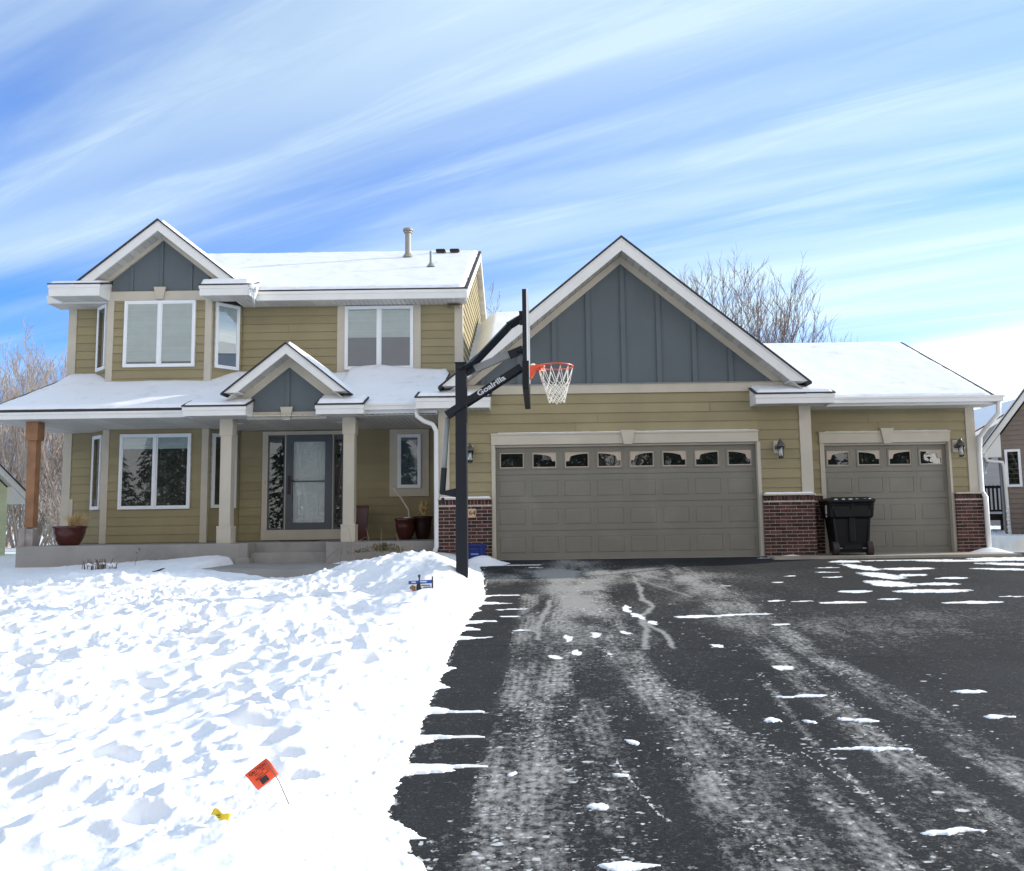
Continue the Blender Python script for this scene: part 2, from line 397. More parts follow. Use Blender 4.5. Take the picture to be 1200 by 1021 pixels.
def window(M4, w, h, z0, sash=2, blind=1.0, low='screen', name='window', fw=0.045):
    """vinyl casement standing 5 cm proud of the wall plane y=0, local x centred"""
    f = MB(); x0, x1, z1 = -w/2, w/2, z0+h
    yo, yi = -0.062, -0.005
    f.box(x0, x0+fw, yo, yi, z0, z1).box(x1-fw, x1, yo, yi, z0, z1).box(x0+fw, x1-fw, yo, yi, z0, z0+fw).box(x0+fw, x1-fw, yo, yi, z1-fw, z1)
    if sash == 2: f.box(-fw*0.62, fw*0.62, yo-0.004, yi, z0+fw, z1-fw)
    # sash bars, one step back
    xs = [(x0+fw, -fw*0.62), (fw*0.62, x1-fw)] if sash == 2 else [(x0+fw, x1-fw)]
    s2 = 0.026
    for a, b in xs:
        f.box(a, a+s2, yo+0.008, yi, z0+fw, z1-fw).box(b-s2, b, yo+0.008, yi, z0+fw, z1-fw)
        f.box(a+s2, b-s2, yo+0.008, yi, z0+fw, z0+fw+s2).box(a+s2, b-s2, yo+0.008, yi, z1-fw-s2, z1-fw)
    o = hb(f, name, M['vinyl'], Mx=M4, bevel=0.003)
    for a, b in xs:
        a2, b2, za, zb = a+s2, b-s2, z0+fw+s2, z1-fw-s2
        hb(MB().box(a2, b2, yo+0.012, yo+0.016, za, zb), 'pane', M['glass'], o, Mx=M4)
        hb(MB().box(a2, b2, -0.027, -0.024, za, zb), 'interior', M['room'] if low == 'room' else M['dark'], o, Mx=M4)
        if blind > 0:
            bl = MB(); zz = zb - (zb-za)*blind; n = max(2, int((zb-zz)/0.028))
            for i in range(n):
                q0 = zz + (zb-zz)*i/n; q1 = zz + (zb-zz)*(i+1)/n
                bl.hull8([(a2,-0.042,q0+.001),(b2,-0.042,q0+.001),(b2,-0.034,q0+.001),(a2,-0.034,q0+.001),(a2,-0.039,q1),(b2,-0.039,q1),(b2,-0.032,q1),(a2,-0.032,q1)], rng.random())
            hb(bl, 'blind', M['blind'], o, Mx=M4)
        if low == 'screen' and blind < 0.95:
            hb(MB().box(a2, b2, -0.031, -0.028, za, zb-(zb-za)*blind), 'screen', M['screen'], o, Mx=M4)
    return o

def keystone(mb, cx, y, z0, z1, w0=0.15, w1=0.25, t=0.05):
    mb.prism([(cx-w0/2, z0), (cx+w0/2, z0), (cx+w1/2, z1), (cx-w1/2, z1)], y-t, y)

def snow_sheet(corners, thick=0.055, inset=(0.05,0.05,0.05,0.05), seed=1, res=0.07, name='snow', parent=house, extra=None, lump=0.25):
    """corners: eaveL, eaveR, ridgeR, ridgeL (world). inset: left, right, eave, ridge in metres"""
    A, B, C, D = [Vector(c) for c in corners]
    W = (B-A).length; H = (D-A).length
    nu = max(8, int(W/res)); nv = max(8, int(H/res))
    u, v = np.meshgrid(np.linspace(0,1,nu+1), np.linspace(0,1,nv+1))
    sx = u*W; sy = v*H
    wob = lambda t, sd: 0.045*fbm(t/0.30, t*0+sd, seed+sd, 4)*min(1.0, H/1.5) + 0.012
    du0 = inset[0] + wob(sy, 1); du1 = inset[1] + wob(sy, 2); dv0 = inset[2] + wob(sx, 3); dv1 = inset[3] + wob(sx, 4)
    U = (du0 + (W-du0-du1)*u)/W; V = (dv0 + (H-dv0-dv1)*v)/H
    e = np.minimum(np.minimum(sx, W-sx), np.minimum(sy, H-sy))
    prof = np.sqrt(np.clip(1-(1-np.clip(e/0.07, 0, 1))**2, 0, 1))
    hgt = thick*prof*(1 + lump*fbm(sx/0.8, sy/0.8, seed, 4)*2) + 0.012*fbm(sx/0.25, sy/0.25, seed+9, 3)*prof
    if extra is not None: hgt = hgt + extra(sx, sy)*prof
    hgt = np.where(e <= 1e-6, -0.01, hgt)
    a, b, c, d = [np.array(q) for q in (A, B, C, D)]
    P = (1-U)[...,None]*(1-V)[...,None]*a + U[...,None]*(1-V)[...,None]*b + U[...,None]*V[...,None]*c + (1-U)[...,None]*V[...,None]*d
    P[...,2] += hgt
    idx = np.arange((nu+1)*(nv+1)).reshape(nv+1, nu+1)
    mb = MB(); mb.v = [tuple(p) for p in P.reshape(-1,3)]
    q = np.stack([idx[:-1,:-1], idx[:-1,1:], idx[1:,1:], idx[1:,:-1]], -1).reshape(-1,4)
    mb.f = [tuple(int(i) for i in r) for r in q]; mb.t = [0.5]*len(mb.f)
    return hb(mb, name, M['snow'], parent, True)

def roof_plane(corners, th=0.05, name='roof', snow=True, **kw):
    A, B, C, D = [Vector(c) for c in corners]
    mb = MB(); dz = Vector((0,0,th))
    P = [A-dz, B-dz, C-dz, D-dz, A, B, C, D]
    n = (B-A).cross(D-A)
    if n.z < 0: P = [P[i] for i in (1,0,3,2,5,4,7,6)]
    mb.hull8(P)
    o = hb(mb, name, M['shingle'])
    if snow:
        snow_sheet([A,B,C,D] if n.z > 0 else [B,A,D,C], parent=o, **kw)
    return o

def rake(cx, za, s, hwL, hwR, t, y0, y1, name='rake_board', mt=None, cut=True):
    """pair of sloping boards along a gable, bottoms cut level"""
    m = MB()
    for sg, hw in ((-1, hwL), (1, hwR)):
        zl = za - s*hw
        m.prism([(cx, za), (cx, za-t), (cx+sg*(hw-t/s), zl), (cx+sg*hw, zl)], y0, y1)
    if name == 'rake_board':
        for sg, hw in ((-1, hwL), (1, hwR)):
            zl = za - s*hw; m.box(cx+sg*(hw-t/s-.03), cx+sg*(hw-.02), y1, y1+.34, zl+.002, zl+.02)
    return hb(m, name, mt or M['white'])

def soffit_strips(x0, x1, y0, y1, z, along='Y', step=0.105, th=0.02, mb=None, seed=1):
    m = mb or MB(); r_ = random.Random(seed)
    if along == 'Y':
        x = x0
        while x < x1-0.01:
            e = min(x+step-0.011, x1); m.box(x, e, y0, y1, z, z+th, 0.5+0.5*(1 if int((x-x0)/step/5) % 3 == 0 else -0.2)*r_.uniform(.5,1)); x += step
    else:
        y = y0
        while y < y1-0.01:
            e = min(y+step-0.007, y1); m.box(x0, x1, y, e, z, z+th, r_.random()); y += step
    return m

def rake_soffit(cx, za, s, hw, t, y0, y1):
    """sloping soffit slats under a gable overhang"""
    m = MB(); n = int(hw/0.12)
    for sg in (-1, 1):
        for i in range(n):
            a = hw*i/n + 0.004; b = hw*(i+1)/n - 0.004
            za_, zb_ = za - s*a, za - s*b
            m.prism([(cx+sg*a, za_), (cx+sg*b, zb_), (cx+sg*b, zb_+0.02), (cx+sg*a, za_+0.02)], y0, y1, rng.random())
    return hb(m, 'soffit', M['soffit'])

# ---------------- wall cores (behind the siding)
def core(name, poly_xy, z0, z1, mt=None):
    n = len(poly_xy); m = MB()
    a = sum(poly_xy[i][0]*poly_xy[(i+1)%n][1]-poly_xy[(i+1)%n][0]*poly_xy[i][1] for i in range(n))
    if a < 0: poly_xy = poly_xy[::-1]
    m.add([(x,y,z0) for x,y in poly_xy]+[(x,y,z1) for x,y in poly_xy], [tuple(range(n-1,-1,-1)), tuple(range(n,2*n))]+[(i,(i+1)%n,(i+1)%n+n,i+n) for i in range(n)])
    return hb(m, name, mt or M['siding'])

XL, XR, YW = -10.25, -1.63, 2.4        # main block
core('wall', [(XL+.02,YW+.02),(XR-.02,YW+.02),(XR-.02,11.1),(XL+.02,11.1)], -0.3, 5.5)
BX = [(-9.66,2.4),(-9.04,1.8),(-6.96,1.8),(-6.44,2.4)]
core('bay_wall', [(-9.64,2.5),(-9.03,1.83),(-6.97,1.83),(-6.47,2.5)], 0.2, 5.5)
# front siding main wall, two storeys
SD = [(.38,2.74,XL+.17,BX[0][0]),(.38,2.74,BX[3][0],-5.93),(.38,2.74,-4.10,-1.86),(3.5,5.5,XL+.17,BX[0][0]),(3.5,5.5,BX[3][0],XR-.15)]
for k_, (z0,z1,a,b) in enumerate(SD):
    hb(siding(MB(), 0, z0, z1, a, b, WM(0,YW,0), seed=2+k_), 'siding', M['siding'])
for z0, z1 in ((0.38, 2.74), (3.5, 5.5)):
    w = MB(); siding(w, 0, z0, z1, -9.04+.07, -6.96-.07, WM(0,1.8,0), seed=6)
    for (a, b) in ((BX[0],BX[1]), (BX[2],BX[3])):
        ang = math.atan2(b[1]-a[1], b[0]-a[0]); Ln = math.hypot(b[0]-a[0], b[1]-a[1])
        siding(w, Ln, z0, z1, 0.02, Ln-0.02, WM(a[0],a[1],ang), seed=7)
    hb(w, 'bay_siding', M['siding'])
# east wall (sunlit) with gable
RS = 0.5
def topz(y): return 5.62 + RS*min(y-1.9, 11.1-y)
w = MB()
eM = Matrix.Translation((XR, 0, 0)) @ Matrix.Rotation(R(90), 4, 'Z')   # local x -> +Y, -y -> +X
def e0(z): return max(2.4, 1.9 + (z-5.50)/RS) if z > 5.5 else 2.4
def e1(z): return min(10.6, 11.1 - (z-5.50)/RS) if z > 5.5 else 10.6
siding(w, 0, 2.6, 7.78, e0, e1, eM, seed=8, joints=False)
hb(w, 'side_siding', M['siding'])
g = MB(); g.add([(XR-.02,2.2,5.4),(XR-.02,10.8,5.4),(XR-.02,6.5,7.6),(XR-.3,2.2,5.4),(XR-.3,10.8,5.4),(XR-.3,6.5,7.6)], [(0,1,2),(5,4,3),(0,2,5,3),(2,1,4,5)])
hb(g, 'gable_core', M['siding'])
# corner boards
def each(boxes, name, mt, **k):
    for b_ in boxes: hb(MB().box(*b_), name, mt, **k)
CB = [(XR-.16,XR+.022,YW-.03,YW+.12,3.4,5.5),(XL-.01,XL+.17,YW-.03,YW+.1,.37,5.5),(XL+.17,XL+.24,YW-.028,YW+.05,.37,1.32)]
for x, y in ((-9.04,1.8), (-6.96,1.8)):
    for z0, z1 in ((.37,2.74),(3.5,5.5)):
        CB.append((x-.07, x+.07, y-.028, y+.06, z0, z1))
each(CB, 'corner_board', M['trim'], bevel=0.004)
# windows of the main house
window(WM(-3.44, YW, 0), 1.50, 1.41, 4.055, 2, 0.50, 'screen')
c = MB(); c.box(-4.36,-4.19,YW-.035,YW,3.9,5.5).box(-2.69,-2.53,YW-.035,YW,3.9,5.5).box(-4.19,-2.69,YW-.032,YW,3.9,4.05)
hb(c, 'window_casing', M['trim'], bevel=0.004)
window(WM(-7.98, 1.8, 0), 1.51, 1.43, 4.06, 2, 0.965, 'dark')
window(WM(-7.99, 1.8, 0), 1.49, 1.57, 1.07, 2, 0.17, 'room')
def mid(a, b, tt): return (a[0]+(b[0]-a[0])*tt, a[1]+(b[1]-a[1])*tt)
aR = math.atan2(0.6, BX[3][0]-BX[2][0]); aL = math.atan2(-0.6, BX[1][0]-BX[0][0])
for z0, hh, bl, lo in ((4.055, 1.42, 0.60, 'screen'), (1.08, 1.57, 0.0, 'room')):
    m_ = mid(BX[2], BX[3], 0.52); window(WM(m_[0], m_[1], aR), 0.56, hh, z0, 1, bl, lo)
    m_ = mid(BX[0], BX[1], 0.52); window(WM(m_[0], m_[1], aL), 0.50, hh, z0, 1, 0.0, 'dark')
window(WM(-2.77, YW-.03, 0), 0.50, 1.16, 1.46, 1, 0.0, 'screen')
c = MB(); c.box(-3.2,-3.02,YW-.045,YW,1.28,2.73).box(-2.52,-2.35,YW-.045,YW,1.28,2.73).box(-3.02,-2.52,YW-.042,YW,1.28,1.46).box(-3.02,-2.52,YW-.042,YW,2.62,2.73)
hb(c, 'window_casing', M['trim'], bevel=0.004)
# front door unit
c = MB()
c.box(-5.94,-5.82,YW-.06,YW+.1,0.60,2.72).box(-4.20,-4.10,YW-.06,YW+.1,0.60,2.72).box(-5.82,-4.20,YW-.06,YW+.1,2.64,2.72)
c.box(-5.94,-4.10,YW-.08,YW+.1,0.385,0.60)
c.box(-5.455,-5.425,YW-.05,YW+.1,0.60,2.64).box(-4.435,-4.405,YW-.05,YW+.1,0.60,2.64)
hb(c, 'door_surround', M['trim'], bevel=0.004)
for a, b in ((-5.82,-5.455), (-4.405,-4.20)):
    f = MB(); f.box(a,a+.025,YW-.04,YW+.05,.6,2.64).box(b-.025,b,YW-.04,YW+.05,.6,2.64).box(a+.025,b-.025,YW-.04,YW+.05,.6,.64).box(a+.025,b-.025,YW-.04,YW+.05,2.60,2.64)
    o = hb(f, 'sidelight', M['stormframe'])
    hb(MB().box(a+.025,b-.025,YW-.030,YW-.026,.64,2.60), 'pane', M['glass'], o)
    hb(MB().box(a+.025,b-.025,YW-.012,YW-.004,.64,2.60), 'interior', M['dark'], o)
sd = MB(); x0, x1, z0, z1 = -5.425, -4.435, 0.60, 2.64
sd.box(x0,x0+.15,YW-.075,YW-.02,z0,z1).box(x1-.15,x1,YW-.075,YW-.02,z0,z1).box(x0+.15,x1-.15,YW-.075,YW-.02,z0,z0+.15).box(x0+.15,x1-.15,YW-.075,YW-.02,z1-.15,z1).box(x0+.15,x1-.15,YW-.07,YW-.03,1.62,1.645)
sdo = hb(sd, 'storm_door', M['stormframe'], bevel=0.004)
hb(MB().box(x0+.15,x1-.15,YW-.052,YW-.046,z0+.15,z1-.15), 'pane', M['glass'], sdo)
ha = MB().box(x0+.045,x0+.105,YW-.09,YW-.075,1.36,1.76); ha.tube([(x0+.075,YW-.13,1.66),(x0+.20,YW-.13,1.645)], .011, 8).tube([(x0+.075,YW-.085,1.66),(x0+.075,YW-.13,1.66)], .012, 8)
hb(ha, 'handle', M['ink'], sdo)
d = MB(); d.box(-5.425,-4.435,YW-.012,YW+.015,.60,2.64)
def pframe(mb, a, b, z0, z1, y, tW=0.022, tH=0.010):
    mb.box(a,b,y-tH,y,z0,z0+tW).box(a,b,y-tH,y,z1-tW,z1).box(a,a+tW,y-tH,y,z0+tW,z1-tW).box(b-tW,b,y-tH,y,z0+tW,z1-tW)
for za, zb in ((0.80,1.42),(1.56,2.42)):
    pframe(d, -5.20,-4.66, za, zb, YW-.012); pframe(d, -5.13,-4.73, za+.07, zb-.07, YW-.012, .012, .014)
hb(d, 'front_door', M['door'])
hb(MB().box(-5.88,-5.86,YW-.075,YW-.06,1.58,1.66), 'doorbell', M['dry'])
hb(MB().box(-5.3,-4.6,1.55,2.1,.373,.385), 'doormat', M['ink'])
# ---------------- upper roof
ex0, ex1 = -10.45, -1.46
roof_plane([(ex0,1.88,5.72),(ex1,1.88,5.72),(ex1,6.5,8.02),(ex0,6.5,8.02)], snow=True, seed=11, thick=0.05, inset=(.03,.05,.0,.04))
roof_plane([(ex0,11.12,5.72),(ex1,11.12,5.72),(ex1,6.5,8.02),(ex0,6.5,8.02)], snow=False)
m = MB(); m.box(-5.95, ex1-.01, 1.86, 1.90, 5.49, 5.67); hb(m, 'fascia', M['white'])
m = MB(); m.box(-5.95, ex1-.012, 1.845, 1.86, 5.615, 5.68); hb(m, 'drip_edge', M['white'])
m = soffit_strips(-6.42, ex1-.03, 1.90, 2.4, 5.485, 'Y', 0.10, seed=4); hb(m, 'soffit', M['soffit'])
# east rake boards of main roof
m = MB()
for ya, yb in ((1.87,6.5),(11.13,6.5)):
    za, zb = 5.67, 7.97
    m.hull8([(ex1-.03,ya,za-.2),(ex1-.004,ya,za-.2),(ex1-.004,yb,zb-.2),(ex1-.03,yb,zb-.2),(ex1-.03,ya,za),(ex1-.004,ya,za),(ex1-.004,yb,zb),(ex1-.03,yb,zb)])
hb(m, 'rake_board', M['white'])
m = MB()
for sg, yb in ((1,1.9),(-1,11.1)):
    n = 34
    for i in range(n):
        a = 4.6*i/n+.004; b = 4.6*(i+1)/n-.004; ya = yb+sg*a; yc = yb+sg*b; z_a = 5.47+RS*a; z_b = 5.47+RS*b
        P = [(XR,ya,z_a),(ex1-.03,ya,z_a),(ex1-.03,yc,z_b),(XR,yc,z_b)]
        if sg < 0: P = P[::-1]
        m.hull8(P+[(p[0],p[1],p[2]+.02) for p in P], rng.random())
hb(m, 'side_soffit', M['soffit'])
# pipes
m = MB(); m.tube([(-3.29,5.5,7.4),(-3.29,5.5,8.22)], .075, 16).tube([(-3.29,5.5,8.20),(-3.29,5.5,8.235)], .11, 16).tube([(-3.29,5.5,8.25),(-3.29,5.5,8.31)], [.135,.125], 16).lathe([(.16,7.53),(.12,7.60),(.08,7.66),(.07,7.66)], -3.29, 5.5, 16)
hb(m, 'vent_pipe', M['greymetal'] if False else mat('flue_metal',(0.27,0.26,0.23),.5,.1,4), smooth_=False)
m = MB(); m.tube([(-2.52,4.1,6.7),(-2.52,4.1,7.25)], .033, 12).lathe([(.12,6.85),(.07,6.92),(.035,6.97),(.03,6.97)], -2.52, 4.1, 14)
hb(m, 'vent_pipe', M['greymetal'])
for x in (-2.50, -2.13):
    m = MB(); m.box(x-.10,x+.10,5.95,6.2,7.7,7.88).taper(x,6.07,7.88,7.92,.26,.30,.2,.24); hb(m, 'roof_vent', M['ink'])
# ---------------- bay gable
gx, gz, gs = -7.93, 7.16, 0.80
hb(MB().prism([(-9.03,5.7),(-6.97,5.7),(-6.97,6.07),(-7.97,6.90),(-9.03,6.07)], 1.80, 1.9), 'gable_panel', M['panel'])
each([(x-.035, x+.035, 1.775, 1.80, 5.7, 6.80 - 0.84*abs(x+7.99)) for x in (-8.62,-7.99,-7.36)], 'batten', M['panel'], bevel=0.003)
m = MB(); m.box(-9.11,-6.89,1.765,1.80,5.50,5.70); hb(m, 'frieze_board', M['trim'])
m = MB(); keystone(m, -7.99, 1.765, 5.52, 5.78); hb(m, 'keystone', M['trim'])
rake(gx, gz-.03, gs, 1.66, 1.92, 0.225, 1.40, 1.44)
rake(gx-.03, gz-.225, gs, 1.30, 1.30, 0.12, 1.755, 1.80, 'gable_trim', M['trim'])
rake_soffit(gx-.01, gz-.24, gs, 1.72, 0, 1.44, 1.755)
for sg, hw in ((-1,1.70),(1,2.5)):
    A = (gx+sg*hw, 1.37, gz-gs*hw); B = (gx, 1.37, gz); Cc = (gx, 5.2, gz); D = (gx+sg*hw, 5.2, gz-gs*hw)
    hw2 = 1.70 if sg < 0 else 1.96
    A = (gx+sg*hw2, 1.37, gz-gs*hw2); D = (gx+sg*hw2, 5.2, gz-gs*hw2)
    roof_plane([A, D, Cc, B] if sg > 0 else [D, A, B, Cc], th=0.04, seed=20+sg, thick=0.06 if sg > 0 else 0.03, inset=(.02,.02,.05,.03) if sg > 0 else (.02,.10,.05,.16))
# eave return boxes of the bay gable
def return_box(x0, x1, y0, y1, z0, z1, zb, name='eave_return', seed=5, snow=True, th=0.05, cut=0.0):
    m = MB()
    m.box(x0, x1, y0, y0+.03, z0, z1-.002).box(x0, x0+.03, y0+.03, y1, z0, z1-.002).box(x1-.03, x1, y0+.03, y1, z0, z1-.002)
    o = hb(m, name, M['white'])
    hb(MB().box(x0-.012, x1+.012, y0-.014, y0, z1-.065, z1), 'drip_edge', M['white'], o)
    hb(soffit_strips(x0+.03, x1-.03, y0+.03, y1, z0+.008, 'Y', .105, seed=seed), 'soffit', M['soffit'], o)
    for xx, sg in ((x0,-1),(x1,1)):
        k = MB(); k.add([(xx,y0+.03,z1),(xx,y1,z1),(xx,y1,zb)]+[(xx-sg*.03,y0+.03,z1),(xx-sg*.03,y1,z1),(xx-sg*.03,y1,zb)], [(0,1,2),(5,4,3),(0,2,5,3),(1,4,5,2),(0,3,4,1)])
        hb(k, 'cheek', M['white'], o)
    roof_plane([(x0-.025,y0-.025,z1+.028),(x1+.025,y0-.025,z1+.028),(x1+.025,y1,zb+.035),(x0-.025,y1,zb+.035)], th=.026, snow=snow, seed=seed, thick=th, inset=(.035,.02,.005,.0), res=.04, name='roof')
    return o
return_box(-10.12, -9.06, 1.32, 1.86, 5.50, 5.74, 5.90, seed=31, th=.045)
hb(MB().box(-10.12,-9.06,1.86,1.90,5.485,5.9), 'fascia', M['white'])
m = soffit_strips(-10.45, -9.06, 1.90, 2.4, 5.485, 'Y', .1); hb(m, 'soffit', M['soffit'])
m = MB(); m.box(-10.45,-10.1,1.86,1.9,5.49,5.67); m.tube([(-10.47,1.9,5.64),(-10.47,2.4,5.60)],.03,8); hb(m, 'fascia', M['white'])
return_box(-6.98, -5.94, 1.32, 1.86, 5.47, 5.68, 5.86, seed=32, th=.10)
# icicles at the right return
m = MB()
for x, l_ in ((-5.90,.18),(-5.87,.30),(-5.84,.40),(-5.80,.22),(-5.93,.12)):
    m.tube([(x,1.30,5.58),(x+.005,1.30,5.58-l_*.5),(x+.012,1.30,5.58-l_)], [.022,.012,.002], 7)
m.blob((-5.90,1.36,5.66),.09,.10,.07,3)
hb(m, 'icicle', M['ice'], smooth_=True)
# ---------------- porch roof
px0, px1 = -10.42, -1.9
pz = lambda y: 2.93 + 0.415*(y+0.1)
roof_plane([(px0,-.13,pz(-.13)),(-5.42,-.13,pz(-.13)),(-5.42,2.4,pz(2.4)),(px0+.15,2.4,pz(2.4))], th=.045, seed=41, thick=.05, inset=(.10,-.04,.01,.0), extra=lambda sx, sy: .06*smooth(2.0,2.6,sy), lump=.35)
roof_plane([(-5.42,.14,pz(.14)),(-4.08,.14,pz(.14)),(-4.08,2.4,pz(2.4)),(-5.42,2.4,pz(2.4))], th=.045, seed=42, thick=.05, inset=(-.05,-.05,.01,.0))
roof_plane([(-4.08,-.13,pz(-.13)),(px1,-.13,pz(-.13)),(px1,2.4,pz(2.4)),(-4.08,2.4,pz(2.4))], th=.045, seed=43, thick=.05, inset=(-.04,.0,.01,.0), extra=lambda sx, sy: .10*np.exp(-((sx-.6)/.6)**2)*smooth(.6,2.4,sy)+.06*smooth(2.0,2.6,sy), lump=.4)
m = MB(); m.box(px0+.02,-6.55,-.11,-.08,2.745,2.895).box(px0+.02,-6.55,-.128,-.11,2.83,2.90).box(px0,px0+.02,-.12,2.4,2.745,2.87); hb(m, 'fascia', M['white'])
m = soffit_strips(px0+.03, -1.9, -.08, 2.38, 2.742, 'Y', .105, seed=9)
hb(m, 'porch_ceiling', M['soffit'])
hb(MB().tube([(-5.95,1.0,2.735),(-5.95,1.0,2.745)],.07,16).tube([(-3.95,1.0,2.735),(-3.95,1.0,2.745)],.07,16), 'recessed_light', M['white'])
# porch gable
qx, qz, qs = -4.67, 4.10, 0.80
hb(MB().prism([(-5.45,2.84),(-4.05,2.84),(-4.05,3.22),(-4.73,3.76),(-5.45,3.22)], .10, .2), 'gable_panel', M['panel'])
each([(-4.79,-4.71,.075,.10,2.84,3.62),(-5.45,-5.39,.076,.10,2.84,3.1),(-4.11,-4.05,.076,.10,2.84,3.1)], 'batten', M['panel'], bevel=.003)
m = MB(); m.box(-5.50,-4.0,.06,.10,2.70,2.84); hb(m, 'frieze_board', M['trim'])
m = MB(); keystone(m, -4.75, .06, 2.68, 2.93, .13, .24, .045); hb(m, 'keystone', M['trim'])
rake(qx, qz-.03, qs, 1.14, 1.14, .19, -.35, -.315)
rake(qx-.05, qz-.20, qs, .98, .98, .20, .055, .10, 'gable_trim', M['trim'])
rake_soffit(qx-.02, qz-.205, qs, 1.08, 0, -.315, .055)
for sg in (-1, 1):
    hw = 1.19
    A = (qx+sg*hw,-.38,qz-qs*hw); B = (qx,-.38,qz); Cc = (qx,2.38,qz); D = (qx+sg*hw,2.38,qz-qs*hw)
    roof_plane([A,D,Cc,B] if sg > 0 else [D,A,B,Cc], th=.035, seed=50+sg, thick=.07 if sg > 0 else .03, inset=(.02,.02,.03,.02) if sg > 0 else (.02,.10,.05,.14), res=.05)
return_box(-6.56, -5.40, -.34, .10, 2.735, 2.90, 3.06, seed=51, th=.035)
return_box(-4.10, -3.22, -.34, .10, 2.735, 2.90, 3.08, seed=52, th=.07)
# gutter, downspout at the porch
hb(MB().box(-3.24,-1.88,-.08,-.055,2.735,2.90), 'fascia', M['white'])
m = MB(); m.box(-3.22,-2.24,-.20,-.08,2.82,2.93).box(-3.24,-2.22,-.215,-.20,2.895,2.94); m.box(-3.27,-3.19,-.21,-.08,2.81,2.945)
hb(m, 'gutter', M['white'], bevel=.012)
m = MB()
m.tube([(-2.27,-.12,2.84),(-2.25,-.13,2.70),(-2.12,-.14,2.60),(-1.96,-.13,2.54),(-1.90,-.10,2.42),(-1.90,-.085,1.4),(-1.90,-.085,.25),(-1.93,-.16,.16)], .045, 10)
hb(m, 'downspout', M['white'], smooth_=True)
# columns
for i, cx in enumerate((-5.96, -3.61)):
    m = MB(); m.box(cx-.135,cx+.135,.215,.485,.37,.69).box(cx-.105,cx+.105,.245,.455,.69,2.44).box(cx-.125,cx+.125,.225,.475,2.42,2.74)
    m.box(cx-.14,cx+.14,.21,.49,.665,.70)
    hb(m, 'column', M['trim'], bevel=.004)
m = MB(); m.box(-9.765,-9.60,.26,.425,.72,2.45).box(-9.80,-9.565,.225,.46,2.38,2.74)
hb(m, 'wooden_post', M['wood'], bevel=.006)
m = MB(); m.box(-9.81,-9.57,.22,.46,.36,.70); m.box(-9.83,-9.71,.20,.48,.37,.725)
hb(m, 'post_base', mat('weathered_wood',(0.33,0.29,0.27),.8,.25,6,.2), bevel=.006)
# porch slab and steps
m = MB(); m.box(-9.80,-5.60,.10,2.4,-.6,.37).box(-5.60,-4.0,.55,2.4,-.3,.37).box(-4.0,-1.9,.12,2.4,-.5,.37)
m.box(-5.60,-5.46,.10,.55,-.3,.372)
hb(m, 'porch_slab', M['concrete'], bevel=.008)
hb(MB().box(-5.45,-4.02,.22,.55,-.3,.19), 'step', M['concrete'], bevel=.008)
hb(MB().box(-5.66,-5.40,.02,.22,-.3,.10), 'step', M['concrete'], bevel=.008)

# ================================================================ GARAGE
GX0, GX1 = -1.86, 5.14
# walls around the openings
hb(siding(MB(), 0, 1.16, 3.10, GX0+.2, -.87, WM(0,0,0), seed=61), 'garage_siding', M['siding'])
w = MB()
siding(w, 0, 2.36, 3.10, -.87, 4.14, WM(0,0,0), seed=62)
siding(w, 0, 1.16, 3.10, 4.14, 4.93, WM(0,0,0), seed=63)
siding(w, 0, 2.90, 3.10, 4.93, 5.10, WM(0,0,0), seed=63)
hb(w, 'garage_siding', M['siding'])
w = MB()
siding(w, 0, 1.16, 2.84, 5.10, 5.49, WM(0,.6,0), seed=64)
siding(w, 0, 2.345, 2.84, 5.49, 8.04, WM(0,.6,0), seed=65)
siding(w, 0, 1.16, 2.84, 8.04, 8.36, WM(0,.6,0), seed=66)
hb(w, 'garage_siding', M['siding'])
# solid walls behind
m = MB()
m.box(GX0,-.86,.012,.35,-.3,3.1).box(4.13,5.10,.012,.35,-.3,3.1).box(-.86,4.13,.012,.35,2.2,3.1)
m.box(5.10,5.50,.612,.9,-.3,2.9).box(8.03,8.52,.612,.9,-.3,2.9).box(5.50,8.03,.612,.9,2.2,2.9)
m.box(GX0,GX0+.1,.35,8,-.3,3.3).box(8.42,8.52,.9,8,-.3,2.9).box(4.95,5.10,.35,.62,-.3,3.0)
m.box(GX0,8.52,7.9,8.0,-.3,3.0)
hb(m, 'garage_wall', M['siding'])
m = MB(); siding(m, 0, 1.1, 2.9, .62, 8.0, Matrix.Translation((8.52,0,0)) @ Matrix.Rotation(R(90),4,'Z'), joints=False, seed=70)
hb(m, 'side_siding', M['siding'])
g = MB(); g.add([(8.5,-.0,2.88),(8.5,8.2,2.88),(8.5,4.1,4.75),(8.3,0,2.88),(8.3,8.2,2.88),(8.3,4.1,4.75)], [(0,1,2),(5,4,3),(0,2,5,3),(2,1,4,5)]); hb(g, 'gable_core', M['siding'])
# brick
brickwall(GX0, -.875, -.10, -.12, 1.13, seed=3)
brickwall(4.185, 5.14, -.10, -.05, 1.13, seed=4)
brickwall(5.10, 5.49, .50, -.05, 1.13, seed=5)
brickwall(8.045, 8.58, .50, -.05, 1.13, seed=6)
each([(GX0-.01,-.875,-.125,.0,1.125,1.155),(4.185,5.15,-.125,0,1.125,1.155),(5.16,5.48,.475,.6,1.125,1.155),(8.05,8.59,.475,.6,1.125,1.155)], 'brick_ledge', M['trim'])
for a, b, y in ((GX0,-.88,-.12),(4.19,5.13,-.12)):
    snow_sheet([(a,y,1.157),(b,y,1.157),(b,-.02,1.157),(a,-.02,1.157)], thick=.03, inset=(0,0,0,0), res=.02, seed=71)
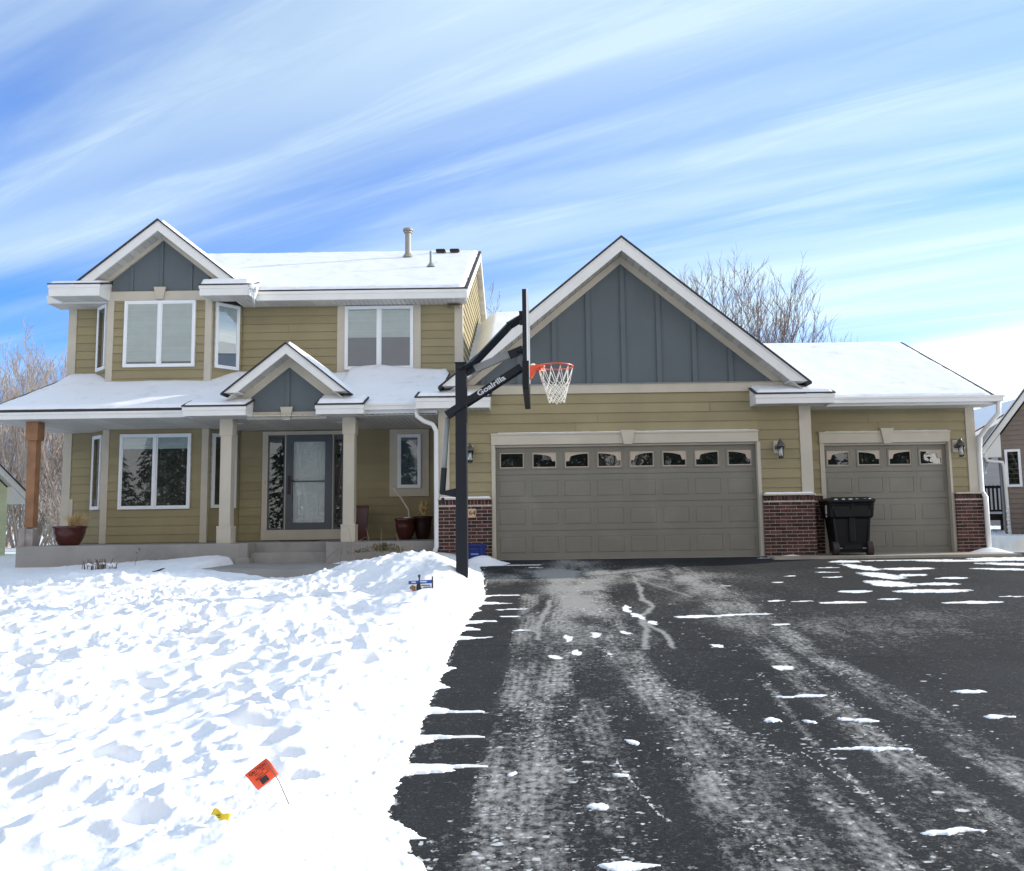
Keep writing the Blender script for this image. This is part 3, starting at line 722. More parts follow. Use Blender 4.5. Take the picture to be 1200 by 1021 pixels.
# corner boards, headers, casings
each([(GX0-.01,GX0+.2,-.035,.0,1.157,2.9),(4.93,5.15,-.035,.0,1.157,2.9),(8.36,8.54,.565,.6,1.157,2.83)], 'corner_board', M['trim'], bevel=.004)
def header(x0, x1, y, z0=2.14, z1=2.35):
    m = MB(); m.box(x0,x1,y-.045,y,z0,z1).box(x0-.01,x1+.01,y-.06,y,z1-.025,z1+.01)
    o = hb(m, 'door_header', M['trim'], bevel=.004)
    snow_sheet([(x0,y-.06,z1+.011),(x1,y-.06,z1+.011),(x1,y,z1+.011),(x0,y,z1+.011)], thick=.016, inset=(.1,.0,0,0), res=.02, seed=int(x0*7)+80, parent=o)
header(-.875, 4.145, 0); header(5.485, 8.035, .6)
m = MB(); keystone(m, 1.69, -.045, 2.12, 2.39, .155, .27); hb(m, 'keystone', M['trim'], bevel=.004)
m = MB(); keystone(m, 6.80, .555, 2.12, 2.42, .14, .26); hb(m, 'keystone', M['trim'], bevel=.004)
m = MB()
m.box(-.872,-.80,-.03,.14,0,2.14).box(4.115,4.18,-.03,.14,0,2.14).box(-.80,4.115,.03,.14,2.10,2.14)
m.box(5.49,5.58,.57,.74,0,2.14).box(8.0,8.045,.57,.74,0,2.14).box(5.58,8.0,.63,.74,2.10,2.14)
hb(m, 'door_casing', M['trim'], bevel=.004)

def garage_door(x0, x1, y, ncol, arcs, hh=2.10):
    W = x1-x0; sec = [0.0, .53, 1.055, 1.58, hh]; m = MB()
    r_ = random.Random(int(x0*10))
    colw = W/ncol; lites = []
    for i in range(4):
        za, zb = sec[i]+.004, sec[i+1]-.004
        top = (i == 3)
        for k in range(ncol):
            a = x0+colw*k; b = a+colw
            ia, ib = a+.062, b-.062; pa, pb = za+.11, zb-.11
            if top: pa, pb = za+.105, zb-.075
            # rails and stiles
            m.box(a, b, y, y+.04, za, pa).box(a, b, y, y+.04, pb, zb).box(a, ia, y, y+.04, pa, pb).box(ib, b, y, y+.04, pa, pb)
            if not top:
                # raised panel: recess + sloping rise
                m.box(ia, ib, y+.007, y+.04, pa, pb)
                e = .022
                m.add([(ia+.005,y+.0065,pa+.005),(ib-.005,y+.0065,pa+.005),(ib-.005,y+.0065,pb-.005),(ia+.005,y+.0065,pb-.005),(ia+e,y+.001,pa+e),(ib-e,y+.001,pa+e),(ib-e,y+.001,pb-e),(ia+e,y+.001,pb-e)],
                      [(4,5,6,7),(0,1,5,4),(1,2,6,5),(2,3,7,6),(3,0,4,7)])
            else:
                lites.append((ia, ib, pa, pb))
        m.box(x0, x1, y+.012, y+.04, sec[i+1]-.004, sec[i+1]+.004) if i < 3 else None
    o = hb(m, 'garage_door', M['gdoor'], bevel=.002)
    for k, (a, b, za, zb) in enumerate(lites):
        f = MB(); q = .022
        f.box(a-.01,a+q,y-.012,y+.02,za-.01,zb+.01).box(b-q,b+.01,y-.012,y+.02,za-.01,zb+.01).box(a+q,b-q,y-.012,y+.02,za-.01,za+q).box(a+q,b-q,y-.012,y+.02,zb-q,zb+.01)
        fo = hb(f, 'lite_frame', M['gdoor'], o, bevel=.003)
        a2, b2, z2, z3 = a+q, b-q, za+q, zb-q
        g_ = MB(); g_.box(a2,a2+.016,y+.000,y+.02,z2,z3).box(b2-.016,b2,y+.000,y+.02,z2,z3).box(a2+.016,b2-.016,y+.000,y+.02,z2,z2+.016).box(a2+.016,b2-.016,y+.000,y+.02,z3-.016,z3)
        ar = arcs[k]
        if ar != 0:
            # sunburst insert: solid above a falling or rising arc with a notch at its low end
            n = 14; low = z2+.35*(z3-z2)+.02; hi = z3-.03; pts = []
            for i in range(n+1):
                t_ = i/n; pts.append((t_, low + (hi-low)*math.sqrt(max(0, 1-(t_*0.98)**2))*1.0 if t_ < .84 else low))
            pl = [(a2+.016+(b2-a2-.032)*t_, zz) for t_, zz in pts]
            if ar < 0: pl = [(a2+b2-x_, zz) for x_, zz in pl][::-1]
            for (xa, zq), (xb, zw) in zip(pl, pl[1:]):
                g_.hull8([(xa,y+.004,zq),(xb,y+.004,zw),(xb,y+.018,zw),(xa,y+.018,zq),(xa,y+.004,z3-.01),(xb,y+.004,z3-.01),(xb,y+.018,z3-.01),(xa,y+.018,z3-.01)])
        hb(g_, 'insert', M['insert'], fo)
        hb(MB().box(a2,b2,y+.021,y+.025,z2,z3), 'pane', M['glass'], fo)
        hb(MB().box(a2,b2,y+.05,y+.055,z2,z3), 'interior', M['dark'], fo)
    hb(MB().box(x0,x1,y-.002,y+.03,-.025,.004), 'rubber_seal', M['ink'], o)
    return o
garage_door(-.80, 4.115, .09, 8, [0, 1, -1, 1, -1, 1, -1, 1])
garage_door(5.58, 8.00, .69, 4, [-1, 1, -1, 1])
# gable front
ax, az, as_ = 1.62, 6.02, 0.82
hb(MB().prism([(-1.45,3.28),(4.72,3.28),(1.64,5.80)], 0.0, .3), 'gable_panel', M['panel'])
for x in [-1.02,-.33,.33+.01,.99,1.655,2.33,3.0,3.68,4.36]:
    zt = 5.66 - .82*abs(x-1.65)
    hb(MB().box(x-.045, x+.045, -.034, 0, 3.28, zt-.03), 'batten', M['panel'], bevel=.003)
m = MB(); m.box(-.9,4.18,-.035,0,3.10,3.275).box(-1.6,-.9,-.034,0,3.0,3.275).box(4.18,4.9,-.034,0,3.0,3.275); hb(m, 'frieze_board', M['trim'])
hb(MB().box(-1.6,4.9,-.06,0,3.272,3.285), 'flashing', M['greymetal'])
rake(ax, az-.035, as_, 3.38, 3.38, .25, -.45, -.415)
rake(ax, az-.01, as_, 3.41, 3.41, .07, -.465, -.45, 'drip_edge')
rake(ax+.01, az-.27, as_, 3.10, 3.10, .15, -.04, 0, 'gable_trim', M['trim'])
rake_soffit(ax, az-.27, as_, 3.3, 0, -.415, -.04)
for sg in (-1, 1):
    hw = 3.44
    A = (ax+sg*hw,-.48,az-as_*hw); B = (ax,-.48,az); Cc = (ax,7.8,az); D = (ax+sg*hw,7.8,az-as_*hw)
    roof_plane([A,D,Cc,B] if sg > 0 else [D,A,B,Cc], th=.045, seed=90+sg, thick=.05 if sg > 0 else .05, inset=(.06,.02,.03,.02) if sg > 0 else (.02,.10,.03,.05), res=.09)
return_box(-2.23, -.87, -.46, .02, 2.80, 2.99, 3.15, seed=92, th=.05)
return_box(4.02, 5.46, -.46, .02, 2.80, 2.97, 3.15, seed=93, th=.045)
# single-bay roof
sz = lambda y: 2.965 + .472*(y-.1)
roof_plane([(4.6,.05,sz(.05)),(8.76,.05,sz(.05)),(8.76,4.1,sz(4.1)),(4.6,4.1,sz(4.1))], th=.045, seed=95, thick=.05, inset=(0,.07,.0,.05))
roof_plane([(4.6,8.15,sz(.05)),(8.76,8.15,sz(.05)),(8.76,4.1,sz(4.1)),(4.6,4.1,sz(4.1))], th=.045, snow=False)
m = MB(); m.box(5.47,8.74,.06,.09,2.80,2.93); hb(m, 'fascia', M['white'])
m = MB(); m.hull8([(8.73,.06,2.80),(8.755,.06,2.80),(8.755,4.1,4.62),(8.73,4.1,4.62),(8.73,.06,2.93),(8.755,.06,2.93),(8.755,4.1,4.82),(8.73,4.1,4.82)]); hb(m, 'rake_board', M['white'])
m = soffit_strips(5.10, 8.73, .09, .6, 2.80, 'Y', .105, seed=12); m = soffit_strips(5.10, 5.46, -.1, .09, 2.80, 'Y', .105, mb=m); hb(m, 'soffit', M['soffit'])
m = MB(); m.box(5.50,8.80,-.06,.06,2.84,2.945).box(5.48,8.82,-.075,-.06,2.915,2.96); m.box(5.47,5.56,-.07,.06,2.83,2.985); hb(m, 'gutter', M['white'], bevel=.012)
m = MB(); m.tube([(8.72,.0,2.86),(8.72,.02,2.62),(8.60,.25,2.38),(8.585,.50,2.22),(8.585,.56,1.9),(8.585,.56,1.16),(8.60,.46,1.05),(8.60,.46,.05)], .047, 10); hb(m, 'downspout', M['white'], smooth_=True)
# roof plane behind, between the garage gable and the upper storey, with its deep drift
nx, ny = 60, 90
Xg, Yg = np.meshgrid(np.linspace(-1.62,.9,nx+1), np.linspace(.35,8.6,ny+1))
top = np.minimum(2.86+.50*Yg, 6.62-.9*np.clip(Yg-7.3,0,9)**1.2)
edge = 1-smooth(.0,.95, Xg - (-.55))
fl = smooth(-1.62,-1.1,Xg)
Zg = top*1.0 - .34*(1-fl)*1.0
side = 5.99-.82*(1.62-Xg)*1.0
Zg = side + (np.maximum(Zg,side)-side)*edge + .05*fbm(Xg/.7,Yg/.9,5,3) - .25*smooth(1.6,.35,Yg)*0
Zg = Zg - 0.5*np.clip(1.0-Yg,0,1)*edge
md = MB(); md.v = [tuple(p) for p in np.stack([Xg,Yg,Zg],-1).reshape(-1,3)]
idx = np.arange((nx+1)*(ny+1)).reshape(ny+1,nx+1)
md.f = [tuple(int(i) for i in r) for r in np.stack([idx[:-1,:-1],idx[:-1,1:],idx[1:,1:],idx[1:,:-1]],-1).reshape(-1,4)]; md.t = [.5]*len(md.f)
hb(md, 'snow_drift', M['snow'], smooth_=True)

# coach lamps
def lamp(x, y, z, tilt=0, flip=1):
    m = MB(); m.box(x-.075,x+.075,y-.03,y,z-.11,z+.13)
    o = hb(m, 'wall_lamp', M['trim'], bevel=.008)
    cx, cy = x+.02*flip, y-.16
    k = MB(); k.tube([(x,y-.03,z+.03),(x,y-.09,z+.10),(x+.01,y-.15,z+.13)], .014, 8).lathe([(.05,z-.03),(.06,z-.03),(.06,z+.03),(.02,z+.03)], x, y-.05, 12)
    k.lathe([(.075,z+.0),(.085,z+.01),(.07,z+.05),(.035,z+.10),(.012,z+.13),(.016,z+.15),(.001,z+.165)], cx, cy, 14)
    k.lathe([(.03,z-.215),(.045,z-.205),(.03,z-.19)], cx, cy, 12)
    for a in range(4):
        an = a*math.pi/2+.5; k.tube([(cx+.072*math.cos(an),cy+.072*math.sin(an),z+.0),(cx+.045*math.cos(an),cy+.045*math.sin(an),z-.20)], .005, 5)
    hb(k, 'lantern', M['lampmetal'], o, True)
    hb(MB().lathe([(.042,z-.20),(.066,z-.0),(.001,z+.0)], cx, cy, 14), 'lantern_glass', M['bulbglass'], o, True)
    hb(MB().lathe([(.008,z-.16),(.022,z-.13),(.026,z-.09),(.012,z-.03)], cx, cy, 10), 'bulb', M['whiteink'], o, True)
lamp(-1.28, -.02, 2.02); lamp(4.50, -.02, 2.02, flip=1); lamp(8.15, .58, 2.04, flip=1)

def text_mesh(body, size, name, mt, parent, org, M4, depth=.002, align='CENTER', bold=0.0, sx=1.0):
    cu = bpy.data.curves.new(name, 'FONT'); cu.body = body; cu.size = size; cu.extrude = depth; cu.align_x = align; cu.align_y = 'CENTER'; cu.offset = bold
    to = bpy.data.objects.new('tmp', cu); COL.objects.link(to)
    bpy.context.view_layer.update()
    me = bpy.data.meshes.new_from_object(to.evaluated_get(bpy.context.evaluated_depsgraph_get()))
    bpy.data.objects.remove(to)
    me.transform(Matrix.Translation([-c for c in org]) @ M4 @ Matrix.Diagonal((sx,1,1,1)))
    me.materials.clear(); me.materials.append(mt)
    o = bpy.data.objects.new(name, me); COL.objects.link(o)
    if parent is not None: o.parent = parent
    return o
FRONT = Matrix.Rotation(R(90), 4, 'X')     # text plane facing -Y
pl = hb(MB().box(-1.385,-1.165,-.125,-.10,.79,.955), 'number_plaque', M['plaque'], bevel=.006)
text_mesh('64', .125, 'house_number', M['ink'], pl, HO, Matrix.Translation((-1.232,-.127,.872)) @ FRONT, depth=.002)
# ================================================================ GROUND AND SNOW
def drive_z(X, Y):
    s = np.clip(-Y, 0, 14.5)
    return -0.06*s - 0.02*np.clip(-Y-14.5, 0, 60)
# packed snow left on the driveway: (x, y, half length x, half length y, angle)
PATCH = [(-.33,-5.66,.22,.05,0),(-.50,-4.5,.26,.05,0),(-.55,-5.2,.2,.05,0),(-.36,-6.15,.14,.05,0),(-.20,-7.0,.10,.04,0),(-.60,-7.35,.14,.05,0),
 (1.90,-10.86,.215,.035,.02),(2.10,-10.87,.07,.03,0),(.27,-11.66,.055,.050,.3),(.56,-10.68,.03,.07,.3),(.43,-11.23,.05,.03,0),(.34,-12.29,.15,.03,0),(-.28,-12.32,.07,.02,0),
 (1.83,-12.0,.15,.035,0),(3.1,-9.63,.12,.05,0),(2.99,-10.26,.12,.045,0),(1.93,-9.68,.14,.04,.05),(1.75,-9.72,.10,.02,.05),(2.01,-10.28,.09,.05,-.5),(2.10,-10.31,.06,.05,.2),(2.0,-8.81,.09,.09,0),(1.73,-10.31,.06,.05,.4),(1.50,-10.27,.06,.04,0),
 (3.67,-5.50,.32,.09,0),(5.15,-4.65,.55,.17,0),(5.20,-5.62,.36,.10,0),(4.33,-5.28,.16,.05,0),(4.15,-4.6,.26,.12,0),(3.22,-5.35,.16,.05,0),(2.9,-5.3,.12,.05,0),
 (5.3,-1.05,.28,.2,0),(5.25,-1.9,.20,.55,.15),(5.15,-3.0,.26,.5,.2),(4.9,-3.9,.30,.4,.4),(5.9,-2.2,.5,.18,0),(6.0,-3.4,.25,.12,0),(5.6,-3.0,.3,.12,.2),(5.5,-4.0,.35,.15,0),
 (6.4,-.95,.9,.08,0),(7.3,-1.16,.9,.16,-.08),(7.9,-1.8,.7,.22,-.35),(7.5,-2.5,.7,.15,-.3),(8.3,-1.0,.9,.3,-.1),(4.7,-1.9,.25,.07,0),(4.5,-2.5,.22,.06,0),(4.4,-3.1,.2,.06,0),(3.8,-2.9,.12,.05,0),(3.4,-3.6,.1,.05,0),(5.9,-5.2,.2,.05,0),
 (1.78,-6.33,.30,.09,.1),(2.25,-6.25,.4,.05,.1),(.27,-7.47,.04,.20,.1),(.55,-7.30,.05,.16,0),(.86,-7.2,.05,.14,.5),(1.03,-5.75,.05,.30,0),(1.10,-6.25,.06,.25,.2),(1.20,-6.65,.06,.16,.1),(.33,-8.1,.04,.12,0),(.13,-8.3,.05,.1,.3),(.60,-8.2,.03,.05,.3),(2.52,-6.9,.10,.07,0),
 (-.17,-11.19,.06,.02,.35),(4.3,-.28,.35,.06,0),(4.75,-.3,.3,.07,0),(-.35,-.9,.5,.07,0),(-.1,-1.3,.25,.04,0),(8.35,.1,.4,.25,0),(2.6,-3.9,.1,.05,0),(1.62,-7.9,.05,.09,.4)]
def patch_field(X, Y, far=None):
    wx = X + .10*fbm(X/.16, Y/.16, 31, 3) ; wy = Y + .10*fbm(X/.20, Y/.2, 33, 4)
    out = np.full(X.shape, -1.0); rag = .55*fbm(X/.045, Y/.06, 35, 3) + .75*fbm(X/.16, Y/.22, 36, 3)
    for (cx, cy, a, b, an) in PATCH:
        if far is not None and (cy > -9.0) != far: continue
        near = (np.abs(X-cx) < a*2+.2) & (np.abs(Y-cy) < max(a,b)*2+.3)
        if not near.any(): continue
        dx = wx[near]-cx; dy = wy[near]-cy; c, s = math.cos(an), math.sin(an)
        q = 1 - ((dx*c+dy*s)/a)**2 - ((-dx*s+dy*c)/b)**2
        out[near] = np.maximum(out[near], q + rag[near] - .12)
    return out
EDGE = [(3,-1.02),(0,-.97),(-1.1,-.93),(-2.8,-.80),(-5.0,-.70),(-6.4,-.80),(-7.8,-.82),(-8.8,-.80),(-9.6,-.80),(-10.6,-.77),(-11.4,-.76),(-11.75,-.74),(-12.0,-.53),(-12.4,-.40),(-13.2,-.36),(-16,-.36),(-20,-.36)]
def edge_x(Y, fingers=True):
    ys = np.array([e[0] for e in EDGE][::-1]); xs = np.array([e[1] for e in EDGE][::-1])
    e = np.interp(Y, ys, xs)
    if not fingers: return e
    for yc, ln, w in ((-9.97,.42,.055),(-10.56,.44,.06),(-11.10,.46,.06),(-6.5,.38,.07),(-6.93,.36,.07),(-7.4,.22,.06),(-5.2,.3,.07),(-8.7,.10,.1),(-9.3,.12,.09),(-5.75,.2,.05),(-4.6,.25,.05)):
        yy = Y + .03*np.sin(Y*37) ; e = e + ln*np.exp(-(np.abs(yy-yc)/(w*.62))**1.2)
    return e
def gauss(X, Y, cx, cy, sx, sy, an=0):
    c, s = math.cos(an), math.sin(an); dx = X-cx; dy = Y-cy
    return np.exp(-((dx*c+dy*s)/sx)**2 - ((-dx*s+dy*c)/sy)**2)
def bumps(X, Y):
    """wind crust, old footprints and crumbs"""
    wx = X + .10*fbm(X/.7, Y/.7, 41, 2); wy = Y + .10*fbm(X/.7+5, Y/.7, 43, 2)
    ca, sa = math.cos(.45), math.sin(.45)
    p = (wx*ca+wy*sa); q = (-wx*sa+wy*ca)
    n1 = fbm(X/1.5, Y/1.5, 1, 3)
    cup = 1-np.abs(vnoise(p/.36, q/.21, 7))*2.6          # ridges between cups
    cup = cup*.5 + .5*(1-np.abs(vnoise(p/.21+9, q/.15, 8))*2.6)
    md = fbm(X/.17, Y/.15, 11, 4)
    fn = fbm(X/.045, Y/.045, 15, 3)
    rough = smooth(-.12, .26, fbm(X/1.1, Y/1.1, 21, 2)) 
    return n1, cup, md, fn, rough
r_fp = random.Random(77)
FOOT = [(r_fp.uniform(-9,-1.4), r_fp.uniform(-12.6,-3.2), r_fp.uniform(-.7,.9)) for _ in range(120)]
for i in range(26):
    FOOT.append((-4.7+i*.135+r_fp.uniform(-.06,.06), -5.0-i*.26, .2+r_fp.uniform(-.3,.3)))
def snow_h(X, Y):
    X = np.asarray(X, float); Y = np.asarray(Y, float)
    dz = drive_z(X, Y); ex = edge_x(Y, False) + .13*fbm(X*0+3, Y/.5, 51, 4) + .10*fbm(X/.11, Y/.13, 52, 4)
    d = ex - X                                            # > 0 on the lawn
    n1, cup, md, fn, rough = bumps(X, Y)
    near_edge = smooth(.0, 1.0, d); shade = smooth(-2.2, -3.4, Y)
    base = dz + .025 + .125*smooth(0,.8,d) + .058*np.clip(X+5.6, -6, 0)*smooth(-14,0,Y) + .03*smooth(1,4,d)
    base = base + .33*gauss(X,Y,-1.95,-3.6,1.0,1.15,.2) + .12*gauss(X,Y,-1.4,-4.9,.55,1.3) + .20*gauss(X,Y,-1.05,-4.9,.42,.95) - .20*gauss(X,Y,-4.2,-2.9,1.15,1.3) + .10*gauss(X,Y,-5.6,-3.4,1.8,.8)
    base = base - .17*smooth(-.9,-.2,Y)*smooth(-6.0,-5.2,X)*smooth(-3.9,-4.4,X)
    base = base - .14*gauss(X,Y,-3.8,-7.1,.55,.5,.3) - .12*gauss(X,Y,-2.35,-6.6,.55,.32,.2) - .10*gauss(X,Y,-2.7,-10.0,.35,.8,.4) - .08*gauss(X,Y,-4.4,-8.2,1.0,.25,.35)
    amp = (.35 + .65*near_edge)*(.35+.65*shade)
    calm = 1 - .62*smooth(-10.4,-12.0,Y)*smooth(-2.6,-1.0,X) - .3*smooth(1.2,.2,d)
    h = base + .075*n1*near_edge + .080*(cup-.45)*amp*calm*(.6+.6*rough) + .070*md*amp*calm*(.12+1.15*rough) + .010*fn*(.3+rough) + .085*vnoise((X*.9+Y*.43)/.62, (Y*.9-X*.43)/.34, 17)*amp*calm
    for (fx, fy, fa) in FOOT:
        near = (np.abs(X-fx) < .42) & (np.abs(Y-fy) < .42)
        if near.any():
            c, s = math.cos(fa), math.sin(fa); dx = X[near]-fx; dy = Y[near]-fy
            u_ = (dx*c+dy*s)/.155; v_ = (-dx*s+dy*c)/.085; rr_ = np.sqrt(u_**2+v_**2)
            h[near] += -.060*(1-smooth(.72,1.12,rr_)) + .018*np.exp(-((rr_-1.35)/.28)**2)
    lawn = smooth(-.02, .12, d)
    lump = .016*fbm(X/.09, Y/.09, 61, 3)
    hh = dz - .25 + (h - (dz-.25))*lawn + lump*smooth(0,.1,d)*smooth(.8,.1,d)
    # walkway in front of the steps is shovelled
    walk = smooth(-5.75,-5.5,X)*smooth(-2.2,-2.6,X)*smooth(-2.15,-1.85,Y)
    hh = hh - walk*.30*(1-.75*gauss(X,Y,-3.35,-.55,.75,.5))
    hh = np.where(Y > -.05, np.where((X > -9.9)&(X < 8.8), np.minimum(hh, -.12), hh), hh)
    # far side: behind and left of the house
    # small mounds and the bank on the right
    fd = edge_x(Y) + .05*fbm(X/.07, Y/.05, 53, 3) - X; fin = (fd > 0) & (fd < 1.2) & (d < .12) & (Y > -12) & (Y < -4)
    hh = np.where(fin, np.maximum(hh, dz + .014*np.sqrt(np.clip(fd/.05, 0, 1))*(1+.5*fbm(X/.08,Y/.06,54,3))), hh)
    pf = patch_field(X, Y, False)
    on = dz + np.clip(pf, 0, 1)**.6*.007*(1+.7*fbm(X/.06,Y/.06,71,3)) + .0005
    hh = np.where((pf > 0) & (d < .3), np.maximum(hh, on), hh)
    hh = np.maximum(hh, dz - .02 + .17*gauss(X,Y,-1.02,-.62,.34,.26) + .02*md)
    rb = smooth(8.75, 9.5, X + .25*fbm(X/.8,Y/.8,81,3) + .10*np.clip(-Y,0,30) - .55*smooth(-1.2,.4,Y))
    right = dz + .02 + .20*smooth(0,1,rb) + .12*gauss(X,Y,9.7,.1,1.0,.6) + .07*n1 + .035*md + .04*(cup-.4)*.6
    hh = np.where(rb > .02, np.maximum(hh, dz-.15+(right-(dz-.15))*rb), hh)
    hh = np.maximum(hh, np.where(Y < .52, dz - .03 + .13*gauss(X,Y,8.5,.25,.35,.2), hh))
    hh = np.maximum(hh, dz - .02 + .07*gauss(X,Y,4.62,-.2,.28,.10))
    return hh

def fan_grid():
    ds = [2.2]
    while ds[-1] < 17.6: ds.append(ds[-1] + .00155*ds[-1]**1.4)
    while ds[-1] < 75: ds.append(ds[-1]*1.03)
    us = np.concatenate([np.linspace(-2.4,-.76,50), np.arange(-.755,.62,.00145), np.linspace(.63,2.2,50)])
    d = np.array(ds); U, D = np.meshgrid(us, d)
    return U*D, D-16.0
GXs, GYs = fan_grid()
_dv = GYs[:,0]+16.0; _uv = GXs[0]/_dv[0]
def win(cx, cy, rx, ry):
    i0 = np.searchsorted(_dv, cy-ry+16); i1 = np.searchsorted(_dv, cy+ry+16)
    dd = max(cy+16, .5); j0 = np.searchsorted(_uv, (cx-rx)/dd-.004); j1 = np.searchsorted(_uv, (cx+rx)/dd+.004)
    return slice(i0, i1+1), slice(j0, j1+1)
def grid_mesh(name, Z, keep, mt, attrs=None):
    ny, nx = Z.shape; idx = np.arange(nx*ny).reshape(ny, nx)
    q = np.stack([idx[:-1,:-1], idx[:-1,1:], idx[1:,1:], idx[1:,:-1]], -1).reshape(-1,4)
    k = (keep[:-1,:-1]|keep[:-1,1:]|keep[1:,1:]|keep[1:,:-1]).reshape(-1)
    q = q[k]; used, inv = np.unique(q, return_inverse=True); q = inv.reshape(-1,4).astype(np.int32)
    P = np.stack([GXs, GYs, Z], -1).reshape(-1,3)[used].astype(np.float32)
    me = bpy.data.meshes.new(name); me.vertices.add(len(P)); me.vertices.foreach_set('co', P.ravel())
    me.loops.add(q.size); me.loops.foreach_set('vertex_index', q.ravel())
    me.polygons.add(len(q)); me.polygons.foreach_set('loop_start', np.arange(0, q.size, 4, dtype=np.int32)); me.polygons.foreach_set('loop_total', np.full(len(q), 4, dtype=np.int32))
    me.polygons.foreach_set('use_smooth', np.ones(len(q), dtype=bool))
    me.update(); me.validate()
    for n_, a in (attrs or {}).items():
        at = me.attributes.new(n_, 'FLOAT', 'POINT'); at.data.foreach_set('value', a.reshape(-1)[used].astype(np.float32))
    me.materials.append(mt); o = bpy.data.objects.new(name, me); COL.objects.link(o); return o
SH = snow_h(GXs, GYs); DZ = drive_z(GXs, GYs)
on_drive = (GXs > -1.3) & (GXs < 13) & (GYs < .3)
sn = grid_mesh('snow_cover', SH, SH > DZ-.03, M['snow']); sn['kind'] = 'structure'

# driveway with what the tyres left on it
def seg_field(X, Y, pts, w, jit=.0):
    """returns closeness 0..1 and along-length coordinate"""
    best = np.full(X.shape, 9.0); al = np.zeros(X.shape); s0 = 0
    for (x0,y0), (x1,y1) in zip(pts, pts[1:]):
        L_ = math.hypot(x1-x0, y1-y0); tx, ty = (x1-x0)/L_, (y1-y0)/L_
        t_ = np.clip((X-x0)*tx+(Y-y0)*ty, 0, L_); dd = np.hypot(X-x0-t_*tx, Y-y0-t_*ty)
        k = dd < best; best[k] = dd[k]; al[k] = s0 + t_[k]; s0 += L_
    return best, al
TR = [ # points, half width, tread crumbs, haze
 ([(-.13,-4.5),(-.16,-9.2),(-.22,-11.1),(-.25,-13.5)], .13, .70, .55),
 ([(.52,-1.0),(.17,-7.9),(.03,-10.5),(-.05,-13.5)], .17, .80, .60),
 ([(.80,-1.0),(.76,-8.0),(.88,-10.5),(.92,-13.5)], .16, .62, .52),
 ([(.60,-7.5),(.75,-9.1),(1.19,-10.5),(1.42,-11.5),(1.46,-13.5)], .12, .70, .42),
 ([(2.2,-1.2),(2.08,-8.0),(1.99,-10.4),(2.1,-13.5)], .14, .55, .45),
 ([(2.52,-1.5),(2.42,-8.4),(2.52,-10.4),(2.55,-13.5)], .15, .60, .50),
 ([(2.77,-3.5),(2.09,-9.0),(2.08,-10.9),(2.2,-13.5)], .05, .85, .30),
 ([(1.75,-9.0),(1.62,-10.8),(1.66,-13.5)], .04, .70, .30),
 ([(1.0,-9.6),(1.15,-11.0),(1.05,-13.5)], .20, .55, .25),
 ([(.30,-9.8),(.36,-11.4),(.34,-13.5)], .16, .55, .28),
]
X, Y = GXs, GYs
frost = np.zeros(X.shape); bits = np.zeros(X.shape)
aniso = fbm(X/.045, Y/.075, 91, 3); clump = fbm(X/.35, Y/.8, 92, 3); fine_n = fbm(X/.020, Y/.030, 93, 3)
speck = smooth(-.22, .30, aniso)
for i, (pts, w, b_, f_) in enumerate(TR):
    dd, al = seg_field(X + .02*fbm(X/.5,Y/1.5,95+i,2), Y, pts, w)
    k = dd < w*4
    cl = np.exp(-(dd/w)**4)
    edge_l = np.exp(-((dd-w)/.014)**2)
    tread = smooth(.30,.80,.5+.5*np.sin(al*2*np.pi/.068 + 2.2*np.sign(np.sin(dd/.05*3)) + 1.5*fbm(X/.09,Y/.09,88,2)) + .9*fine_n)
    c2 = smooth(-.30,.25,fbm(X/.3+i*7, Y/.9+i*3, 94+i, 3))
    rib = smooth(.15,.85,.5+.5*np.cos((dd + .016*aniso + .006*fine_n)/.026*np.pi)+.8*aniso)
    bits = np.maximum(bits, k*b_*c2*(cl*(.60*tread*(.4+.6*rib)*smooth(-.05,.25,aniso)+.55*smooth(.16,.34,aniso)) + .75*edge_l*smooth(-.05,.2,fine_n+clump)))
    frost = np.maximum(frost, k*f_*1.9*np.exp(-(dd/(w*1.0))**4)*(.25+.75*c2)*(.45+.55*speck)*(.80+.30*tread if i in (0,1,3) else 1)*(.78+.28*rib))
# pale dried salt by the doors and in drifts
hz = gauss(X,Y,.55,-4.2,.60,3.6)*1.9*smooth(.7,-1.2,Y) + gauss(X,Y,2.15,-4.4,.42,2.8,.04)*1.25 + gauss(X,Y,-.55,-2.6,.5,1.0)*.35
hz = hz + .60*gauss(X,Y,3.4,-7.2,1.0,.8,.3) + .30*gauss(X,Y,4.6,-6.3,1.2,.7) + .25*gauss(X,Y,3.0,-4.5,.9,1.2) + 1.3*gauss(X,Y,.9,-2.5,2.0,.9) + .8*gauss(X,Y,.5,-.4,.5,.5)
hz = hz*smooth(-.42,.38,fbm(X/.6,Y/1.2,101,4)) 
hz = hz + .55*smooth(.08,.30,fbm(X/.8,Y/1.6,103,4))*gauss(X,Y,1.5,-9,2.8,4)*.55
wet = gauss(X,Y,1.12,-4.6,.30,1.6)*.8 + gauss(X,Y,-.25,-4.9,.28,2.2)*.8
hz = hz*(1-np.clip(wet,0,1)*.85)
hz = hz*(.55+.45*speck)
frost = np.maximum(frost, np.clip(hz,0,.95))
bits = np.maximum(bits, .95*gauss(X,Y,.55,-5.0,.42,3.4)*smooth(.05,.28,aniso)*smooth(-.3,.2,clump))
bits = np.maximum(bits, .85*smooth(.22,.38,fbm(X/.05,Y/.05,105,3))*smooth(.05,.3,clump)*gauss(X,Y,1.0,-8,2.5,5))
